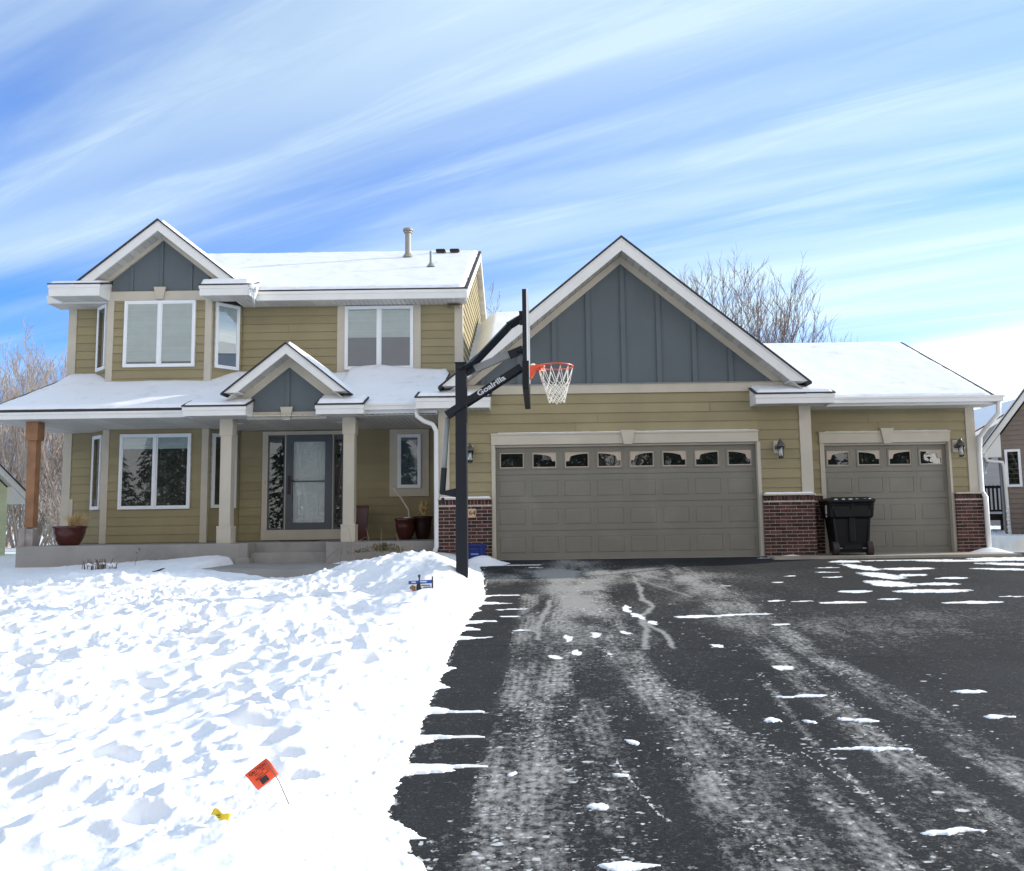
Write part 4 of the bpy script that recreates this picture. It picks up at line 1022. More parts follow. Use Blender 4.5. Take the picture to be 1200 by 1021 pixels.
# crumbs round the snow edge and patches
ed = edge_x(Y); bits = np.maximum(bits, .75*np.exp(-np.clip(X-ed,0,9)/.05)*smooth(0,.2,aniso))
bits = np.maximum(bits, .9*smooth(-.5,.2,patch_field(X,Y))*smooth(-.1,.25,aniso+fine_n))
# flecks and pulled-back rings left by melting clumps along the tracks
r_ = random.Random(9)
for i in range(6500):
    pts, w, b_, f_ = TR[r_.choice((0,0,1,1,1,2,2,3,3,4,4,5,5,6,7,8,9))]
    k_ = r_.randrange(len(pts)-1); t_ = r_.random(); (x0,y0),(x1,y1) = pts[k_], pts[k_+1]
    cx = x0+(x1-x0)*t_ + r_.gauss(0, w*.75); cy = y0+(y1-y0)*t_
    if r_.random() < .22: cx = r_.uniform(-.3,3.2); cy = r_.uniform(-12.8,-5)
    big = r_.random()**5
    rad = .004+.006*r_.random()+.016*big; g_ = .5+.5*math.sin(cx*9+2*math.sin(cy*1.7)); 
    if r_.random() > .25+.75*g_: continue
    sl = win(cx, cy, rad*3, rad*3); Xl, Yl = X[sl], Y[sl]
    if Xl.size == 0: continue
    el = r_.uniform(.4,.9); q = np.hypot((Xl-cx)*el, Yl-cy); fnl = fine_n[sl]
    if rad > .013 and r_.random() < .7: v_ = .52*np.exp(-((q-rad)/.004)**2)*(.85+.5*fnl) + .30*np.exp(-(q/rad)**4)
    else: v_ = r_.uniform(.35,.95)*np.exp(-(q/rad)**4)
    bits[sl] = np.maximum(bits[sl], v_)
# frozen trickles
for pts, wd in (([(1.45,-2.8),(1.38,-4.2),(1.30,-5.0),(1.36,-5.6),(1.12,-6.4),(1.10,-7.0),(1.00,-7.7),(.96,-8.0)], .040), ([(1.42,-2.6),(1.62,-3.6),(1.95,-4.9)], .022), ([(1.14,-6.6),(1.24,-7.4),(1.22,-8.0)], .035), ([(.12,-5.0),(.06,-6.0),(-.04,-6.9),(-.02,-7.5)], .045)):
    dd, al = seg_field(X + .10*fbm(X/.16,Y/.35,107,4), Y, pts, .05)
    frost = np.maximum(frost, .85*np.exp(-(dd/wd)**2))
for pts in ([(.42,-11.0),(.50,-11.5),(.55,-11.75),(.60,-11.85)], [(.15,-11.75),(.26,-11.68)], [(1.5,-10.9),(1.62,-11.5)]):
    dd, al = seg_field(X + .03*fbm(X/.08,Y/.08,108,3), Y, pts, .05); bits = np.maximum(bits, .8*np.exp(-(dd/.009)**2)*smooth(-.3,.1,fine_n))
pfar = patch_field(X, Y, True); bits = np.maximum(bits, 1.25*smooth(-.25, .35, pfar))
# crack and patch joint
cr = np.zeros(X.shape)
for pts in ([(-.8,-7.75),(.53,-7.83),(1.67,-8.12),(3.12,-8.53)], [(3.12,-8.53),(3.2,-8.2),(3.45,-7.95),(3.73,-7.8),(4.75,-7.44),(7.5,-7.0)], [(3.12,-8.5),(4.4,-8.75),(7,-8.9)]):
    dd, al = seg_field(X + .02*fbm(X/.15,Y/.15,111,3), Y + .02*fbm(X/.12,Y/.15,112,3), pts, .01); cr = np.maximum(cr, np.exp(-(dd/.014)**2)*(.9 if pts[0][0] < 3 else .55))
frost = frost*(1-.5*smooth(3.2,3.6,X)*smooth(-7.7,-8.1,Y))
side_ok = 1-smooth(8.3,9.0,X)
DV = DZ + .003*fbm(X/.5,Y/.5,115,3)*smooth(0,-1,Y)
DV = np.where(Y > -.02, -.004, DV)
dr = grid_mesh('driveway', DV, on_drive & (X < 11.5 - .0*Y), M['asphalt'], {'frost': frost, 'bits': bits, 'crack': cr}); dr['kind'] = 'structure'
# concrete apron along the garage
m = MB(); m.box(4.2,8.62,-.62,.76,-.2,.012); a_ = m.build('garage_apron', M['apron'], None); a_['kind'] = 'structure'
m = MB(); m.box(-.95,4.2,-.02,.2,-.2,.003); a_ = m.build('garage_floor', M['concrete'], None); a_['kind'] = 'structure'
m = MB(); m.box(-5.6,-2.4,-2.2,.4,-.25,.0); a_ = m.build('walkway', M['concrete'], None); a_['kind'] = 'structure'
# terrain to the horizon
n = 120; xs = np.sign(np.linspace(-1,1,n))*np.abs(np.linspace(-1,1,n))**2.6*900
ys = np.sign(np.linspace(-1,1,n))*np.abs(np.linspace(-1,1,n))**2.6*900 - 4
TX, TY = np.meshgrid(xs, ys)
TZ = -.42 + drive_z(TX,TY) - .02*np.clip(TY-10,0,50) + .25*fbm(TX/30,TY/30,121,3)*smooth(20,60,np.hypot(TX,TY))
m = MB(); m.v = [tuple(p) for p in np.stack([TX,TY,TZ],-1).reshape(-1,3)]
idx = np.arange(n*n).reshape(n,n); m.f = [tuple(int(i) for i in r) for r in np.stack([idx[:-1,:-1],idx[:-1,1:],idx[1:,1:],idx[1:,:-1]],-1).reshape(-1,4)]; m.t = [.5]*len(m.f)
g_ = m.build('ground', M['snow'], None, smooth=True); g_['kind'] = 'structure'
# ================================================================ BASKETBALL HOOP
HY = -5.0
hx = -0.985
hp = (hx, HY, -0.30)
hoop = empty('basketball_hoop', hp, 0, 'black in-ground basketball hoop with orange rim and white net beside the driveway', 'basketball hoop')
def hp_(mb, name, mt, parent=hoop, **k):
    return mb.build(name, mt, parent, hp, k.get('smooth', False), k.get('bevel', 0))
LEAN = Matrix.Identity(4)
m = MB(); m.box(hx-.073,hx+.073,HY-.073,HY+.073,-.4,2.76); hp_(m, 'pole', M['hoopmetal'], bevel=.008)
m = MB(); m.box(hx-.08,hx+.08,HY-.08,HY+.08,2.755,2.775); hp_(m, 'pole_cap', M['hoopmetal'], bevel=.006)
m = MB()
for s in (-1,1):
    y = HY+s*.105
    m.tube([(hx+.05,y,2.70),(hx+.16,y,2.76),(-.34,y,3.27),(-.20,y,3.355)], .036, 4)
m.bar((-.36,HY-.12,3.26),(-.36,HY+.12,3.26),.05,.05)
m.tube([(hx,HY-.13,2.70),(hx,HY+.13,2.70)], .03, 10)
m.box(-.22,-.17,HY-.15,HY+.15,3.30,3.42)
hp_(m, 'upper_arm', M['hoopmetal'])
m = MB(); m.bar((hx+.13,HY,2.67),(-.33,HY,2.89),.07,.095); hp_(m, 'brace_arm', M['greymetal'], bevel=.005)
m = MB(); m.bar((-.36,HY,2.865),(-.18,HY,2.94),.085,.10); m.tube([(-.22,HY-.1,2.93),(-.22,HY+.1,2.93)],.035,10); hp_(m, 'brace_joint', M['hoopmetal']); m = MB(); m.bar((hx+.05,HY,2.645),(hx+.17,HY,2.70),.08,.10); hp_(m, 'brace_joint', M['hoopmetal'])
m = MB()
a0 = Vector((-1.175,HY,2.085)); a1 = Vector((-.20,HY,2.70))
for s in (-1,1):
    o_ = Vector((0,s*.10,0)); m.bar(a0+o_, a1+o_, .012, .088, up=(0,0,1))
d_ = (a1-a0).normalized(); m.bar(a1-d_*.75, a1, .17, .06)
m.bar(a0, a0+d_*.10, .2, .08)
for q in (.205,.34): 
    c_ = a0.lerp(a1,q); m.tube([(c_.x,HY-.12,c_.z),(c_.x,HY+.12,c_.z)], .018, 10)
la = hp_(m, 'lower_arm', M['hoopmetal'], bevel=.002)
ang = math.atan2(a1.z-a0.z, a1.x-a0.x); c_ = a0.lerp(a1, .60)
text_mesh('Goalrilla', .095, 'lettering', M['whiteink'], la, hp, Matrix.Translation((c_.x,HY-.108,c_.z-.004)) @ Matrix.Rotation(-ang,4,'Y') @ FRONT, depth=.0015, bold=.0026, sx=1.28)
m = MB(); m.tube([(-1.165,HY,2.06),(-1.215,HY,1.36)], .032, 14); hp_(m, 'actuator', M['greymetal'], smooth=True)
m = MB(); m.tube([(-1.213,HY,1.40),(-1.235,HY,1.09)], .038, 12); m.tube([(-1.235,HY-.04,1.09),(-1.235,HY+.04,1.09)], .035, 10)
m.tube([(-1.23,HY,1.02),(-1.235,HY,.94)],.02,8)
m.hull8([(-1.24,HY-.03,1.06),(hx-.07,HY-.03,1.02),(hx-.07,HY+.03,1.02),(-1.24,HY+.03,1.06),(-1.24,HY-.03,1.10),(hx-.07,HY-.03,1.14),(hx-.07,HY+.03,1.14),(-1.24,HY+.03,1.10)])
hp_(m, 'actuator_bracket', M['hoopmetal'])
# backboard: steel frame and glass, seen nearly edge-on
by0, by1 = HY-.91, HY+.91
fz0, fz1 = 2.42, 3.50
m = MB()
m.box(-.165,-.115,by0,by0+.05,fz0,fz1).box(-.165,-.115,by1-.05,by1,fz0,fz1).box(-.165,-.115,by0+.05,by1-.05,fz0,fz0+.05).box(-.165,-.115,by0+.05,by1-.05,fz1-.05,fz1)
m.box(-.175,-.115,HY-.26,HY+.26,2.55,2.62).box(-.175,-.115,HY-.26,HY-.20,2.42,3.5).box(-.175,-.115,HY+.20,HY+.26,2.42,3.5)
bb = hp_(m, 'backboard', M['hoopmetal'])
m = MB(); m.box(-.113,-.098,by0+.005,by1-.005,fz0+.005,fz1-.005); hp_(m, 'backboard_glass', M['glass'], bb)
m = MB(); e = .018
m.box(-.115,-.092,by0-.004,by0+.012,fz0,fz1+.004).box(-.115,-.092,by1-.012,by1+.004,fz0,fz1+.004).box(-.115,-.092,by0+.012,by1-.012,fz1-.012,fz1+.004)
hp_(m, 'board_trim', M['boardglass'], bb)
m = MB(); m.box(-.172,-.092,by0-.012,by0+.10,2.275,2.62).box(-.172,-.092,by1-.10,by1+.012,2.275,2.62).box(-.172,-.092,by0+.10,by1-.10,2.275,2.42)
hp_(m, 'board_padding', M['bin'], bb, bevel=.01)
# rim
RC = (.245, HY, 2.71); rr = .229
m = MB(); ring = [(RC[0]+rr*math.cos(a*2*math.pi/40), HY+rr*math.sin(a*2*math.pi/40), RC[2]) for a in range(41)]
m.tube(ring, .0095, 8, cap=False)
m.hull8([(-.09,HY-.09,2.55),(-.075,HY-.09,2.55),(-.075,HY+.09,2.55),(-.09,HY+.09,2.55),(-.09,HY-.09,2.715),(.03,HY-.075,2.715),(.03,HY+.075,2.715),(-.09,HY+.09,2.715)])
m.hull8([(-.075,HY-.085,2.57),(-.055,HY-.085,2.57),(-.055,HY-.07,2.57),(-.075,HY-.07,2.57),(-.075,HY-.085,2.715),(.05,HY-.085,2.715),(.05,HY-.07,2.715),(-.075,HY-.07,2.715)])
m.box(-.02,.055,HY-.10,HY+.10,2.655,2.722)
for s in (-1,1):
    ar = [(RC[0]+(rr+.004)*math.cos(math.pi+s*t_*.9/6), HY+(rr+.004)*math.sin(math.pi+s*t_*.9/6), 2.685) for t_ in range(7)]
    m.tube(ar, [.03-.003*i for i in range(7)], 6)
for i in range(12):
    an = i*2*math.pi/12+.26; x_, y_ = RC[0]+rr*math.cos(an), HY+rr*math.sin(an); m.tube([(x_,y_,2.70),(x_,y_,2.682)], .006, 5)
rim = hp_(m, 'rim', M['orange'])
m = MB(); m.lathe([(.03,2.72),(.035,2.735),(.02,2.75),(.001,2.755)], -.045, HY, 14); hp_(m, 'spring_cover', M['net'], rim)
# net
m = MB(); r_ = random.Random(4); rows = 7; N_ = 12
def netp(k, j):
    t_ = (0, .36, .47, .58, .69, .80, .90, 1.0)[j]
    rad = rr*(1-t_)**1.1*.56 + rr*.44
    an = (k + .5*(j % 2))*2*math.pi/N_ + .26
    z = 2.685 - .45*t_**.92 + .008*math.sin(k*2.1+j)
    return (RC[0]+rad*math.cos(an)+.012*t_, HY+rad*math.sin(an), z)
for j in range(rows):
    for k in range(N_):
        if j == 0:
            for k2 in (k,):
                m.tube([netp(k,0), netp(k,1) if False else netp(k,2)], .0042, 5) if False else None
            m.tube([netp(k,0), netp(k,1)], .0042, 5); m.tube([netp((k+1)%N_,0), netp(k,1)], .0042, 5)
        elif j % 2 == 1:
            m.tube([netp(k,j), netp(k,j+1)], .0042, 5); m.tube([netp(k,j), netp((k+1)%N_,j+1)], .0042, 5)
        else:
            m.tube([netp(k,j), netp(k,j+1)], .0042, 5); m.tube([netp(k,j), netp((k-1)%N_,j+1)], .0042, 5)
hp_(m, 'net', M['net'])

# ================================================================ TRASH CAN
tb = (5.76, .02, .006)
can = empty('trash_can', tb, R(-7), 'tall black wheeled trash can with its lid shut in front of the single garage door', 'trash can')
def tc_(mb, name, mt, parent=can, **k): return mb.build(name, mt, parent, (0,0,0), k.get('smooth', False), k.get('bevel', 0))
m = MB()
m.taper(0,0,.05,.70,.56,.56,.68,.66).taper(0,0,.70,.97,.76,.76,.80,.82)
m.taper(0,0,.66,.70,.66,.64,.76,.76)
m.prism([(-.30,.70),(.30,.70),(.34,.92),(-.34,.92)], -.415, -.37)
m.prism([(-.055,.25),(.055,.25),(.055,.74),(-.055,.74)], -.36, -.30)
for s in (-1,1):
    m.prism([(s*.25,.12),(s*.29,.12),(s*.34,.70),(s*.30,.70)], -.345, -.28)
m.box(-.41,.41,-.43,.43,.955,.985); m.prism([(-.20,.10),(.20,.10),(.13,.2),(-.13,.2)],-.32,-.27)
tc_(m, 'body', M['bin'], bevel=.012)
m = MB(); m.taper(0,.02,.988,1.02,.86,.90,.84,.86).taper(0,.02,1.02,1.065,.84,.86,.62,.60)
m.tube([(-.36,-.46,.985),(.36,-.46,.985)], .018, 8)
for s in (-.30,-.1,.1,.30): m.box(s-.03,s+.03,-.465,-.40,.97,1.01)
tc_(m, 'lid', M['bin'], bevel=.012)
m = MB(); m.tube([(-.38,-.435,.93),(.38,-.435,.93)], .016, 8)
for s in (-.34,0,.34): m.box(s-.02,s+.02,-.44,-.39,.84,.95)
tc_(m, 'handle', M['bin'])
for s in (-1,1):
    m = MB(); m.tube([(s*.25,-.30,.13),(s*.355,-.30,.13)], .13, 22); w_ = tc_(m, 'wheel', M['ink'], bevel=.008)
    m = MB(); m.tube([(s*.245,-.30,.13),(s*.362,-.30,.13)], .05, 14); tc_(m, 'hub', M['bin'], w_)
m = MB(); m.tube([(-.3,-.30,.13),(.3,-.30,.13)], .012, 8); tc_(m, 'axle', M['greymetal'])
m = MB(); m.box(-.401,-.394,-.16,-.04,.76,.92); m.box(-.398,-.39,-.14,-.06,.70,.74); tc_(m, 'sticker', M['whiteink'])
m = MB(); r_ = random.Random(2)
for _ in range(9):
    m.blob((r_.uniform(-.3,.36), r_.uniform(-.42,-.36), 1.022), r_.uniform(.02,.05), r_.uniform(.01,.02), .010, _)
tc_(m, 'snow', M['snow'], smooth=True)

# blue bin by the brick
bb_ = (-1.18, -.36, .0)
bn = empty('recycling_bin', bb_, R(6), 'small blue plastic recycling tub standing against the brick behind the hoop pole', 'recycling bin')
m = MB(); m.taper(0,0,0,.30,.34,.26,.42,.32).box(-.225,.225,-.175,.175,.27,.31); m.build('tub', M['blue'], bn, bevel=.015)
m = MB(); m.box(-.07,.07,-.185,-.165,.20,.25).box(-.14,-.10,-.17,-.13,.03,.27).box(.10,.14,-.17,-.13,.03,.27); m.build('handle', M['blue'], bn, bevel=.006)
m = MB(); m.box(-.07,.07,-.178,-.170,.12,.15); m.build('lettering', mat('pale_blue_ink',(.12,.22,.55),.5), bn)

# ================================================================ POTS AND PLANTERS
def pot(name, loc, prof, label, mt, cat='flower pot'):
    e_ = empty(name, loc, 0, label, cat)
    MB().lathe(prof, 0, 0, 36).build('bowl' if name == 'planter_bowl' else 'body', mt, e_, smooth=True)
    return e_
e_ = pot('planter_bowl', (-9.09,.62,.372), [(r_*.88, z_*.93) for r_, z_ in [(.19,0),(.21,.02),(.27,.12),(.315,.25),(.325,.34),(.345,.36),(.35,.385),(.33,.40),(.30,.385),(.29,.34),(.001,.34)]], 'wide dark red glazed bowl planter with dry grass at the left end of the porch', M['pot'], 'planter')
MB().lathe([(.001,.31),(.255,.31),(.255,.322),(.001,.33)],0,0,24).build('soil', M['soil'], e_)
m = MB(); r_ = random.Random(5)
for i in range(420):
    a = r_.uniform(0,6.28); l_ = r_.uniform(.12,.30); q = r_.uniform(.1,1.0); bx = .10+r_.gauss(0,.05); byy = r_.gauss(0,.05)
    p = [(bx,byy,.35)]; x_, y_, z_ = bx, byy, .35
    for k in range(3):
        x_ += l_/3*math.cos(a)*q*(k+1)*.55 + .012; y_ += l_/3*math.sin(a)*q*(k+1)*.5; z_ += l_/3*(1.1-.42*k*q); p.append((x_,y_,z_))
    m.tube(p, [.003,.0025,.002,.001], 3, cap=False, tint=r_.random())
m.build('dry_grass', M['dry'], e_)
e_ = pot('flower_pot', (-2.76,1.75,.372), [(.11,0),(.13,.02),(.185,.16),(.205,.29),(.20,.37),(.222,.39),(.226,.43),(.205,.44),(.19,.40),(.001,.40)], 'round red glazed pot holding a bent bare stick, right end of the porch', M['pot'])
m = MB(); m.tube([(.10,-.02,.40),(.06,-.02,.62),(-.08,-.03,.85),(-.22,-.04,1.02),(-.27,-.04,1.10)], [.022,.02,.018,.014,.010], 8).tube([(-.22,-.04,1.02),(-.19,-.03,1.10)], [.009,.005], 6)
m.build('bent_stick', M['palew'], e_, smooth=True)
MB().blob((.05,-.12,.44),.07,.04,.02,2).build('snow', M['snow'], e_, smooth=True)
e_ = pot('flower_pot', (-2.42,1.88,.372), [(.11,0),(.13,.02),(.165,.16),(.18,.30),(.20,.43),(.22,.46),(.205,.48),(.18,.44),(.001,.44)], 'dark brown pot with a dried flower head, behind the round red pot', M['potdark'])
m = MB(); r_ = random.Random(8)
for i in range(70):
    a = r_.uniform(0,6.28); t_ = r_.uniform(0,1); rad = .11*math.sin(.4+2.2*t_); z_ = .50+.26*t_
    m.tube([(.02+rad*.35*math.cos(a),rad*.35*math.sin(a),z_-.05),(.02+rad*math.cos(a),rad*math.sin(a),z_+.05)], [.022,.004], 5, tint=r_.random())
for i in range(14):
    a = r_.uniform(0,6.28); m.tube([(0,0,.44),(.12*math.cos(a),.12*math.sin(a),.53),(.23*math.cos(a),.2*math.sin(a),.47)], [.006,.005,.002], 4)
m.tube([(.02,0,.42),(.02,0,.55)],.012,6)
m.build('dried_flower', M['dry'], e_)
e_ = empty('tall_planter', (-3.74,1.95,.372), R(12), 'tall square dark red planter between the porch column and the wall', 'planter')
m = MB(); m.taper(0,0,0,.68,.26,.26,.34,.34).box(-.18,.18,-.18,.18,.66,.71); m.build('body', M['potdark'] if False else M['pot'], e_, bevel=.012)
MB().box(-.15,.15,-.15,.15,.70,.715).build('soil', M['soil'], e_)

# ================================================================ SMALL THINGS IN THE SNOW
def snowz(x, y): return float(snow_h(np.array([x]), np.array([y]))[0])
# orange utility flag
fx, fy = -1.14, -11.93; fz = snowz(fx, fy)
fl = empty('marker_flag', (fx,fy,fz), 0, 'orange caution flag on a thin wire standing in the snow', 'marker flag')
tip = Vector((-.135,.0,.20))
m = MB(); m.tube([(0,0,-.05),tuple(tip*.55),tuple(tip)], .0024, 5); m.build('wire', M['wire'], fl)
ux = Vector((-.80,-.03,-.60)); uz = Vector((.45,.06,-.62)).normalized()  # flag hangs away from the wire
ux.normalize()
P0 = tip + Vector((.0,0,.012)); nU, nV = 10, 8; W_, H_ = .115, .10
e1 = (Vector((-.088,-.02,-.065))); e2 = Vector((.080,.004,-.098)) if False else Vector((.056,.01,-.075))
vs = []; 
for j in range(nV+1):
    for i in range(nU+1):
        u_, v_ = i/nU, j/nV
        p = P0 + e1*u_ + e2*v_ + Vector((0,.010*math.sin(5*u_+2*v_),.003*math.sin(6*v_)))
        vs.append(p)
fs = [(j*(nU+1)+i, j*(nU+1)+i+1, (j+1)*(nU+1)+i+1, (j+1)*(nU+1)+i) for j in range(nV) for i in range(nU)]
m = MB(); m.add(vs, fs); fo = m.build('flag', M['flago'], fl, smooth=True)
sol = fo.modifiers.new('thickness','SOLIDIFY'); sol.thickness = .0008
xa = e1.normalized(); za_ = e2.normalized(); nn = xa.cross(za_).normalized()
if nn.y > 0: nn = -nn
# writing runs upside-down along the flag's upper edge, as it hangs
right = e1.normalized(); 
def flagM(u_, v_):
    p = P0 + e1*u_ + e2*v_ + nn*.0125
    X = -right; Z = nn; Y = Z.cross(X)
    mm = Matrix((X, Y, Z)).transposed().to_4x4(); return Matrix.Translation(p) @ mm
text_mesh('CAUTION', .019, 'lettering', M['ink'], fl, (0,0,0), flagM(.50,.17), depth=.0002, bold=.0005)
for k, (s_, t_) in enumerate((('UTILITY LINE',.33),('BURIED',.44),('BEFORE DIGGING',.55))):
    text_mesh(s_, .0085, 'lettering', M['ink'], fl, (0,0,0), flagM(.50,t_), depth=.0002, bold=.0003)
m = MB(); mk = flagM(.52,.76); st = 0; m.box(-.018,.018,-.014,.014,0,.0004); m.xf(mk); m.build('printed_block', M['ink'], fl)
# yellow flag
fx, fy = -1.37, -12.25; fz = snowz(fx, fy)
yl = empty('marker_flag', (fx,fy,fz), 0, 'small yellow marker flag lying low in the snow with its shadow beside it', 'marker flag')
vs = []
for j in range(5):
    for i in range(9):
        u_, v_ = i/8, j/4; vs.append((-.035+.075*u_+.012*v_, .004*math.sin(7*u_), .040-.028*u_+.026*v_+.006*math.sin(9*u_)))
m = MB(); m.add(vs, [(j*9+i,j*9+i+1,(j+1)*9+i+1,(j+1)*9+i) for j in range(4) for i in range(8)]); fo = m.build('flag', M['flagy'], yl, smooth=True)
fo.modifiers.new('thickness','SOLIDIFY').thickness = .0008
m = MB(); m.tube([(.035,.01,-.05),(.038,.006,.045)], .0015, 5); m.build('wire', M['wire'], yl)
m = MB(); m.box(-.010,.008,-.0065,-.0060,.040,.044).box(-.006,.010,-.0065,-.0060,.032,.035); m.build('lettering', M['ink'], yl)
# little sign half buried next to the hoop
sx_, sy_ = -1.40, -5.75; s0 = snowz(sx_, sy_)
sg = empty('yard_sign', (sx_,sy_,s0), R(4), 'small blue and white yard sign half buried in snow left of the hoop pole', 'sign')
MB().box(-.15,.13,-.004,.004,-.12,.10).build('board', M['door'], sg)
MB().hull8([(-.155,-.007,.055),(.135,-.007,.065),(.135,.007,.065),(-.155,.007,.055),(-.155,-.007,.095),(.135,-.007,.105),(.135,.007,.105),(-.155,.007,.095)]).build('blue_band', mat('sign_blue',(.01,.09,.42),.4), sg)
text_mesh('YARD TREATED', .030, 'lettering', M['whiteink'], sg, (0,0,0), Matrix.Translation((0,-.008,.081)) @ FRONT, depth=.0004) if False else None
m = MB(); m.box(-.12,-.07,-.009,-.007,.072,.088).box(-.02,.06,-.009,-.007,.077,.092); m.build('white_marks', M['whiteink'], sg)
m = MB(); m.box(-.035,-.02,-.012,-.004,-.12,.155).box(.12,.136,-.012,-.004,-.12,.145); m.blob((-.028,-.01,.15),.016,.012,.02,1); m.blob((-.035,-.012,.02),.03,.01,.045,4); m.build('stake', M['ink'], sg)
m = MB(); m.blob((-.105,-.006,.015),.032,.005,.03,3).blob((-.085,-.006,-.03),.028,.005,.03,5); m.build('dog_picture', M['wood'], sg)
m = MB()
for i, (a, b) in enumerate(((.0,.10),(.02,.11),(-.01,.08))): m.box(a,b,-.0065,-.004,.035-.022*i,.047-.022*i)
m.build('dark_marks', M['screen'], sg)
# dead stems poking out of the snow
def stems(loc, n, h, spread, label, seed, mt, snow=0):
    e_ = empty('dead_plant', loc, 0, label, 'plant'); m = MB(); r_ = random.Random(seed)
    for i in range(n):
        x_ = r_.gauss(0,spread); y_ = r_.gauss(0,spread*.4); l_ = h*r_.uniform(.4,1.1); q = r_.uniform(-.5,.5)
        m.tube([(x_,y_,-.05),(x_+q*l_*.3,y_,l_*.55),(x_+q*l_*.8,y_+r_.uniform(-.03,.03),l_)], [.007,.006,.004], 4, tint=r_.random())
    m.build('stems', mt, e_)
    if snow:
        m = MB()
        for i in range(snow): m.blob((r_.gauss(0,spread),r_.gauss(0,.03),h*r_.uniform(.2,.6)), .035,.03,.02, i)
        m.build('snow', M['snow'], e_, smooth=True)
    return e_
x_, y_ = -7.55, -1.2; stems((x_,y_,snowz(x_,y_)), 46, .17, .15, 'clump of short dark cut stems in front of the porch wall', 3, M['dryd'], 14)
m = MB(); r_ = random.Random(3)
x_, y_ = -7.05, -1.0; e_ = empty('dead_plant', (x_,y_,snowz(x_,y_)), 0, 'single thin curled weed stalk right of the cut stems', 'plant')
m.tube([(0,0,-.05),(.03,0,.12),(.05,0,.2),(.08,0,.27)], [.004,.004,.003,.002], 4).blob((.075,0,.28),.014,.012,.02,1).blob((.03,0,.22),.012,.01,.014,2).build('stalk', M['dryd'], e_)
x_, y_ = -2.75, -.75; sz0 = .15
e_ = empty('shrub', (x_,y_,sz0), 0, 'low flattened evergreen shrub between the stoop and the downspout', 'shrub')
m = MB(); r_ = random.Random(12)
for i in range(900):
    a = r_.uniform(0,6.28); rad = abs(r_.gauss(0,.26)); z_ = .02+.14*math.exp(-(rad/.35)**2)*r_.uniform(.3,1.2); cx, cy = rad*math.cos(a)*1.35, rad*math.sin(a)*.6
    dx, dy, dz = r_.uniform(-.05,.05), r_.uniform(-.05,.05), r_.uniform(-.01,.05)
    m.add([(cx,cy,z_),(cx+dx,cy+dy,z_+dz),(cx+dx*.6+.012,cy+dy*.6,z_+dz*.7+.01)], [(0,1,2)], r_.random())
m.build('foliage', mat('olive_foliage',(.16,.14,.06),.8,.3,8,tint=.5), e_)
e_ = empty('dead_plant', (-2.9,-1.1,.12), 0, 'loose spray of tall dry stalks in front of the right end of the porch', 'plant')
m = MB()
for (a, b, h_) in ((-.75,-.1,.36),(-.85,-.55,.16),(-.55,-.5,.22),(-.30,-.42,.58),(.02,-.10,.52),(.16,.16,.50),(.55,.42,.40),(-.1,.05,.20),(.65,.72,.24)):
    m.tube([(a,0,-.1),((a+b)/2,.02,h_*.5),(b,0,h_)], [.006,.005,.002], 4, tint=rng.random())
m.build('stalks', mat('stalk',(.33,.24,.17),.85,.2,8,tint=.3), e_)
e_ = empty('dead_leaf', (-5.75,-3.0,snowz(-5.75,-3.0)+.005), .4, 'dark curled dead leaf lying on the shaded snow below the porch', 'leaf')
MB().add([(-.09,0,0),(0,-.04,.03),(.10,.0,.05),(.0,.05,.0),(.05,-.03,.05)], [(0,1,3),(1,4,2,3)]).build('blade', M['leaf'], e_).modifiers.new('thickness','SOLIDIFY').thickness = .004
e_ = empty('dead_leaf', (-6.0,-3.15,snowz(-6.0,-3.15)+.003), 1.4, 'smaller flat dead leaf left of the curled one', 'leaf')
MB().add([(-.07,0,.01),(0,-.03,.02),(.07,.0,.01),(.0,.04,.0)], [(0,1,2,3)]).build('blade', M['leaf'], e_).modifiers.new('thickness','SOLIDIFY').thickness = .004
